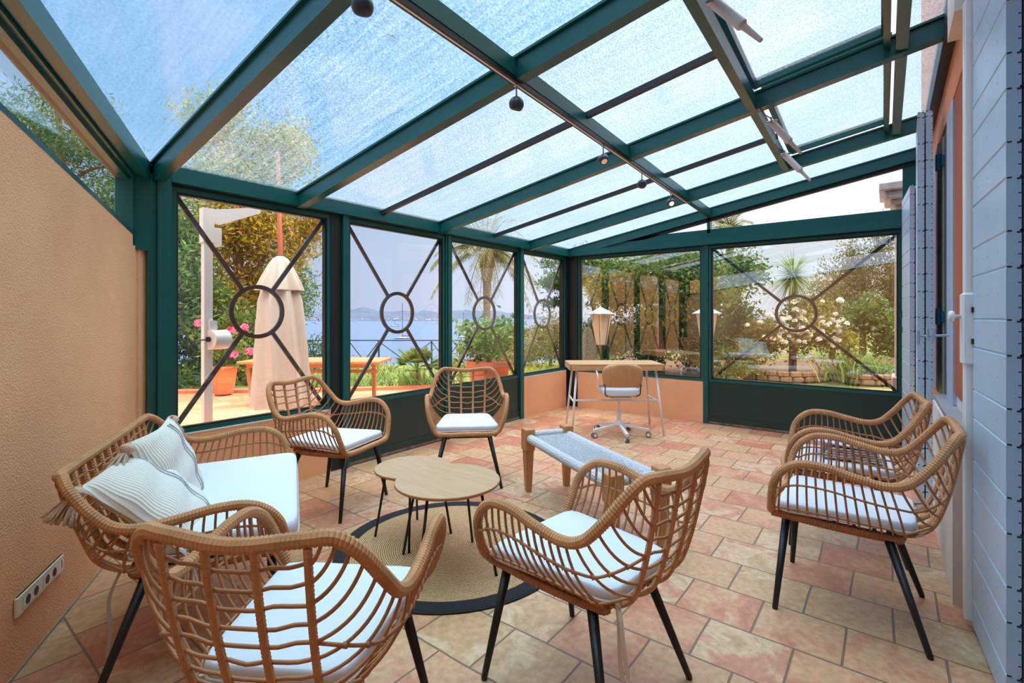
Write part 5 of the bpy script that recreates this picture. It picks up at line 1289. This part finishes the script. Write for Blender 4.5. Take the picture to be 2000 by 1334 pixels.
rb_ = tree('white_rose_bush', 'rose bush full of white blooms in the garden', 'shrub', (11.648, 1.561, 0.0),
     [((10.688, 1.874, 0.826), (.55, .45, .48), 1900, 20, .25), ((11.183, 1.234, 0.977), (.65, .45, .55), 2400, 22, .25), ((11.253, 0.817, 0.685), (.4, .4, .38), 1000, 12, .28), ((10.005, 2.103, 0.502), (.4, .3, .25), 700, 8, .3)], .085, 'leaf_rose', 83, [([(10.883, 1.459, 0.099), (10.913, 1.419, 0.579)], .03, .015)], crown='foliage')
rg = np_rng(84); bl = MB(); b0 = np.array((11.648, 1.561, 0.0))
for k in range(95):
    px = rg.normal(1565, 52); py = rg.normal(640, 26)
    if not (1445 < px < 1660 and 585 < py < 705): continue
    d = 9.05 + rg.random() * .25; p = FW * d + RT * (px - 1000) / 949 * d + np.array([0, 0, 1.2 + (618 - py) / 949 * d]); bloom(bl, p - b0, rg.uniform(.05, .085), rg)
bl.build('rose_blooms', 'rose_white', rb_)
# cordyline
cp = (11.138, 1.511, 0.0); co = thing('cordyline_palm', 'spiky leaved palm above the white roses', 'palm', cp, 0); rg = np_rng(91)
cz = (11.9, 1.614, 2.0)[2]; V = []; F = []
for k in range(330):
    d = rg.normal(size=3); d[2] = d[2] * .8 + .12; d /= np.linalg.norm(d); s = np.cross(d, [0, 0, 1.0]); s /= np.linalg.norm(s) + 1e-9; L = rg.uniform(.5, .8); o_ = len(V)
    for i in range(5):
        t = i / 4; p = np.array([0, 0, cz + .02]) + d * L * t - np.array([0, 0, .28 * L * t * t]); w_ = .030 * (1 - t * .93); V += [tuple(p + s * w_ / 2), tuple(p - s * w_ / 2)]
    for i in range(4): F.append((o_ + 2 * i, o_ + 2 * i + 1, o_ + 2 * i + 3, o_ + 2 * i + 2))
MB().add(V, F).build('crown', 'leaf_grass', co); trunkmesh([([(0, 0, 0), (.02, 0, .8), (0, 0, cz)], .075, .06)], 'bark', co)
G_ = 'tall hazy trees at the end of the garden'
tree('tall_tree', 'lowest of the three hazy brown green trees, directly right of the spiky palm', 'tree', (18.884, 1.44, 0.0),
     [((18.054, 1.178, 2.117), (.55, .6, .95), 1700, 18, .24), ((16.579, 1.45, 1.466), (.5, .5, .7), 1300, 14, .25), ((16.715, 1.275, 0.949), (.6, .6, .6), 1300, 12, .25)], .12, 'leaf_olive', 92, [([(17.312, 1.32, -0.053), (17.718, 1.286, 2.105)], .08, .03)], G_, up=.9, aspect=.3)
tree('tall_tree', 'middle one of the three tall hazy trees beyond the garden shrubs', 'tree', (19.475, 0.676, 0.0),
     [((18.489, 0.616, 2.591), (.55, .6, 1.3), 2600, 22, .22), ((17.826, 0.656, 1.093), (.7, .6, .75), 1700, 16, .25)], .12, 'leaf_olive', 102, [([(18.47, 0.641, -0.096), (18.489, 0.616, 2.433)], .08, .03)], G_, up=.9, aspect=.3)
tree('tall_tree', 'tall hazy tree rising closest to the white house pilaster', 'tree', (20.077, -0.102, 0.0),
     [((19.002, -0.047, 2.67), (.6, .6, 1.35), 2600, 22, .22), ((18.574, -0.311, 1.475), (.7, .6, 1.0), 1800, 18, .25)], .12, 'leaf_olive', 103, [([(19.04, -0.097, -0.096), (19.021, -0.072, 2.433)], .08, .03)], G_, up=.9, aspect=.3)
tree('citrus_shrub', 'leafy yellow green shrub between the roses and the house', 'shrub', (13.798, 0.412, 0.0),
     [((12.358, 0.369, 1.179), (.5, .45, .5), 1700, 18, .25), ((12.174, -0.046, 0.876), (.4, .4, .5), 1200, 14, .25)], .10, 'leaf_mid', 93, [([(12.358, 0.369, 0.072), (12.358, 0.369, 0.968)], .03, .015)], crown='foliage')
rg = np_rng(94); cs = []
for k in range(420):
    px = rg.normal(1685, 32); d = 8.7 + rg.random() * 1.0; p = FW * d + RT * (px - 1000) / 949 * d; cs.append((p[0], p[1], .02))
tag(blades(cs, 420, .62, .06, rg, .026, .5, 'clump_grass', 'leaf_grass'), 'clump of arching strap leaves over the stone edging', 'plants', kind='stuff')
# stone edging of the raised beds, laid stone by stone
sbd = thing('stone_edging', 'low edging of rounded stones along the garden beds', 'edging', (10.561, 1.003, 0.0), 0); b0 = np.array((10.561, 1.003, 0.0)); rg = np_rng(95); sm = MB()
path = crom([(10.46, 2.387, 0.0), (10.308, 1.807, 0.0), (10.412, 1.313, 0.0), (10.846, 0.989, 0.0), (11.33, 0.864, 0.0), (10.85, 0.63, 0.0), (10.718, 0.246, 0.0), (11.221, -0.188, 0.0)], 8)
path = resample(path, .20)
for i, (p, q) in enumerate(zip(path[:-1], path[1:])):
    t = (q - p); L = np.linalg.norm(t); t /= L; ang = math.atan2(t[1], t[0]); M4 = Matrix.Translation(Vector((p + t * L / 2 - b0).tolist())) @ Matrix.Rotation(ang, 4, 'Z')
    for lay in (0, 1): sm.cbox((-L / 2 + .006 - lay * .05, -.06, -.02 + lay * .095), (L / 2 - .006 - lay * .05, .06 + rg.uniform(-.01, .01), .07 + lay * .095 + rg.uniform(-.006, .006)), .018, M4)
sm.build('edging_stones', 'stone', sbd)
MB().add([(9.188, 3.378, 0.0), (10.46, 2.387, 0.0), (10.412, 1.313, 0.0), (11.33, 0.864, 0.0), (10.718, 0.246, 0.0), (11.391, -0.407, 0.0), (17.527, -1.263, 0.0), (11.197, 6.919, 0.0)], [(0, 1, 2, 3, 4, 5, 6, 7)]).build('ground_bed', 'soil', None, loc=(0, 0, .05))['kind'] = 'structure'
rg = np_rng(96); leaf_mesh(cloudpts(rg, [((9.02, 2.396, 0.457), (.45, .3, .14), 500, 10, .3), ((9.027, 2.06, 0.297), (.35, .3, .12), 400, 8, .3), ((8.706, 2.148, 0.189), (.3, .2, .1), 200, 6, .3)]), .10, rg, .3, .5, 'ground_cover', 'leaf_mid')
tag(bpy.data.objects['ground_cover'], 'trailing ground cover spilling beside the door post', 'plants', kind='stuff')
# palm fronds above the end beam
fp = (18.104, 4.381, 2.239); pf = thing('distant_palm', 'palm crown showing above the end beam', 'palm tree', fp, 0); rg = np_rng(97); fm_ = MB(); fronds(fm_, (0, 0, 2.0), 34, 1.15, rg, -.1, 1.4, .34, .03, 12); fm_.build('fronds', 'leaf_palm', pf)
trunkmesh([([(0, 0, -3.3), (0, 0, 0), (0, 0, 2.0)], .14, .12)], 'palm_bark', pf)

# garden lanterns
def lantern(label, base, zt, bracket):
    t = thing('garden_lantern', label, 'lantern', (base[0], base[1], -.02), .3, 'white garden lanterns')
    z0 = zt - .44
    MB().lathe([(.0, zt + .10), (.012, zt + .095), (.215, zt), (.215, zt - .008), (0, zt - .008)], 6, close=False).build('lantern_roof', 'lamp_roof', t)
    MB().lathe([(.155, zt - .01), (.078, z0), (.0, z0)], 6, close=False).build('lantern_glass', 'lamp_glass', t)
    f = MB()
    for k in range(6):
        a = k * math.pi / 3; f.cyl((.158 * math.cos(a), .158 * math.sin(a), zt - .01), (.081 * math.cos(a), .081 * math.sin(a), z0), .005, n=6)
    f.lathe([(.085, z0 - .012), (.085, z0 + .003), (.06, z0 + .003), (.06, z0 - .012), (.085, z0 - .012)], 6, close=False)
    f.build('lantern_frame', 'iron', t)
    MB().cyl((.07, 0, z0 - .005), (.02, 0, z0 - .28), .007, n=6).cyl((-.07, 0, z0 - .005), (-.02, 0, z0 - .28), .007, n=6).cyl((0, 0, 0), (0, 0, z0 - .2), .03, n=10).build('lantern_post', 'rail', t)
    if bracket:
        P = [(.05 + .055 * math.cos(a) * (1 - a / 14), 0, z0 - .22 + .055 * math.sin(a) * (1 - a / 14)) for a in np.linspace(-2.2, 7.5, 40)]
        MB().tube(P, .006, 6).build('scroll', 'rail', t)
lantern('garden lantern beyond the desk, the one nearer the corner post, with a scroll', (6.231, 3.222, 1.2), 1.255, True)
lantern('garden lantern half behind the post of the end door', (6.734, 1.919, 1.2), 1.26, False)

# pine and wrought scroll beyond the sloping side window
tree('pine_tree', 'dark pine seen through the sloping window above the left wall', 'tree', (1.386, 10.465, 1.184),
     [((1.201, 9.07, 3.584), (.75, .8, .35), 1900, 20, .26), ((1.651, 8.978, 3.479), (.6, .7, .3), 1500, 16, .26), ((1.971, 8.892, 3.029), (.5, .6, .35), 1300, 14, .26), ((1.564, 9.417, 4.283), (.6, .6, .25), 700, 12, .28), ((2.226, 9.215, 2.744), (.4, .5, .4), 900, 12, .28), ((0.954, 8.572, 3.653), (.5, .6, .3), 900, 12, .28)], .085, 'leaf_dark', 101,
     [([(1.386, 10.465, 1.184), (1.516, 9.806, 2.702), (1.542, 9.283, 3.512), (1.519, 9.476, 4.283)], .08, .03), ([(1.518, 9.641, 2.981), (1.809, 8.938, 3.294), (2.061, 8.776, 3.324)], .03, .012), ([(1.519, 9.476, 3.324), (1.134, 9.319, 3.62)], .03, .012)], aspect=.22)
sc0 = np.array((1.109, 4.695, 2.219)); sc_t = thing('iron_scroll', 'black wrought iron scroll behind the sloping side window', 'ironwork', tuple(sc0), 0)
P = []
for a in np.linspace(4.5, -1.3, 24): r_ = .028 + .010 * (4.5 - a) / 2; P.append(RT * (-.075 - r_ * math.cos(a)) + np.array([0, 0, .12 + r_ * math.sin(a)]))
P += [RT * .0 + np.array([0, 0, .02]), RT * -.02 + np.array([0, 0, -.08])]
for a in np.linspace(3.3, 9.0, 24): r_ = .075 - .010 * (a - 3.3); P.append(RT * (.05 + r_ * math.cos(a)) + np.array([0, 0, -.12 + r_ * math.sin(a)]))
MB().tube(crom(P, 3), .0065, 7).build('scroll_bar', 'rail', sc_t, smooth=True)
MB().cyl(tuple(RT * .02 + np.array([0, 0, -2.23])), tuple(RT * .02 + np.array([0, 0, -.1])), .012).build('stake', 'rail', sc_t)
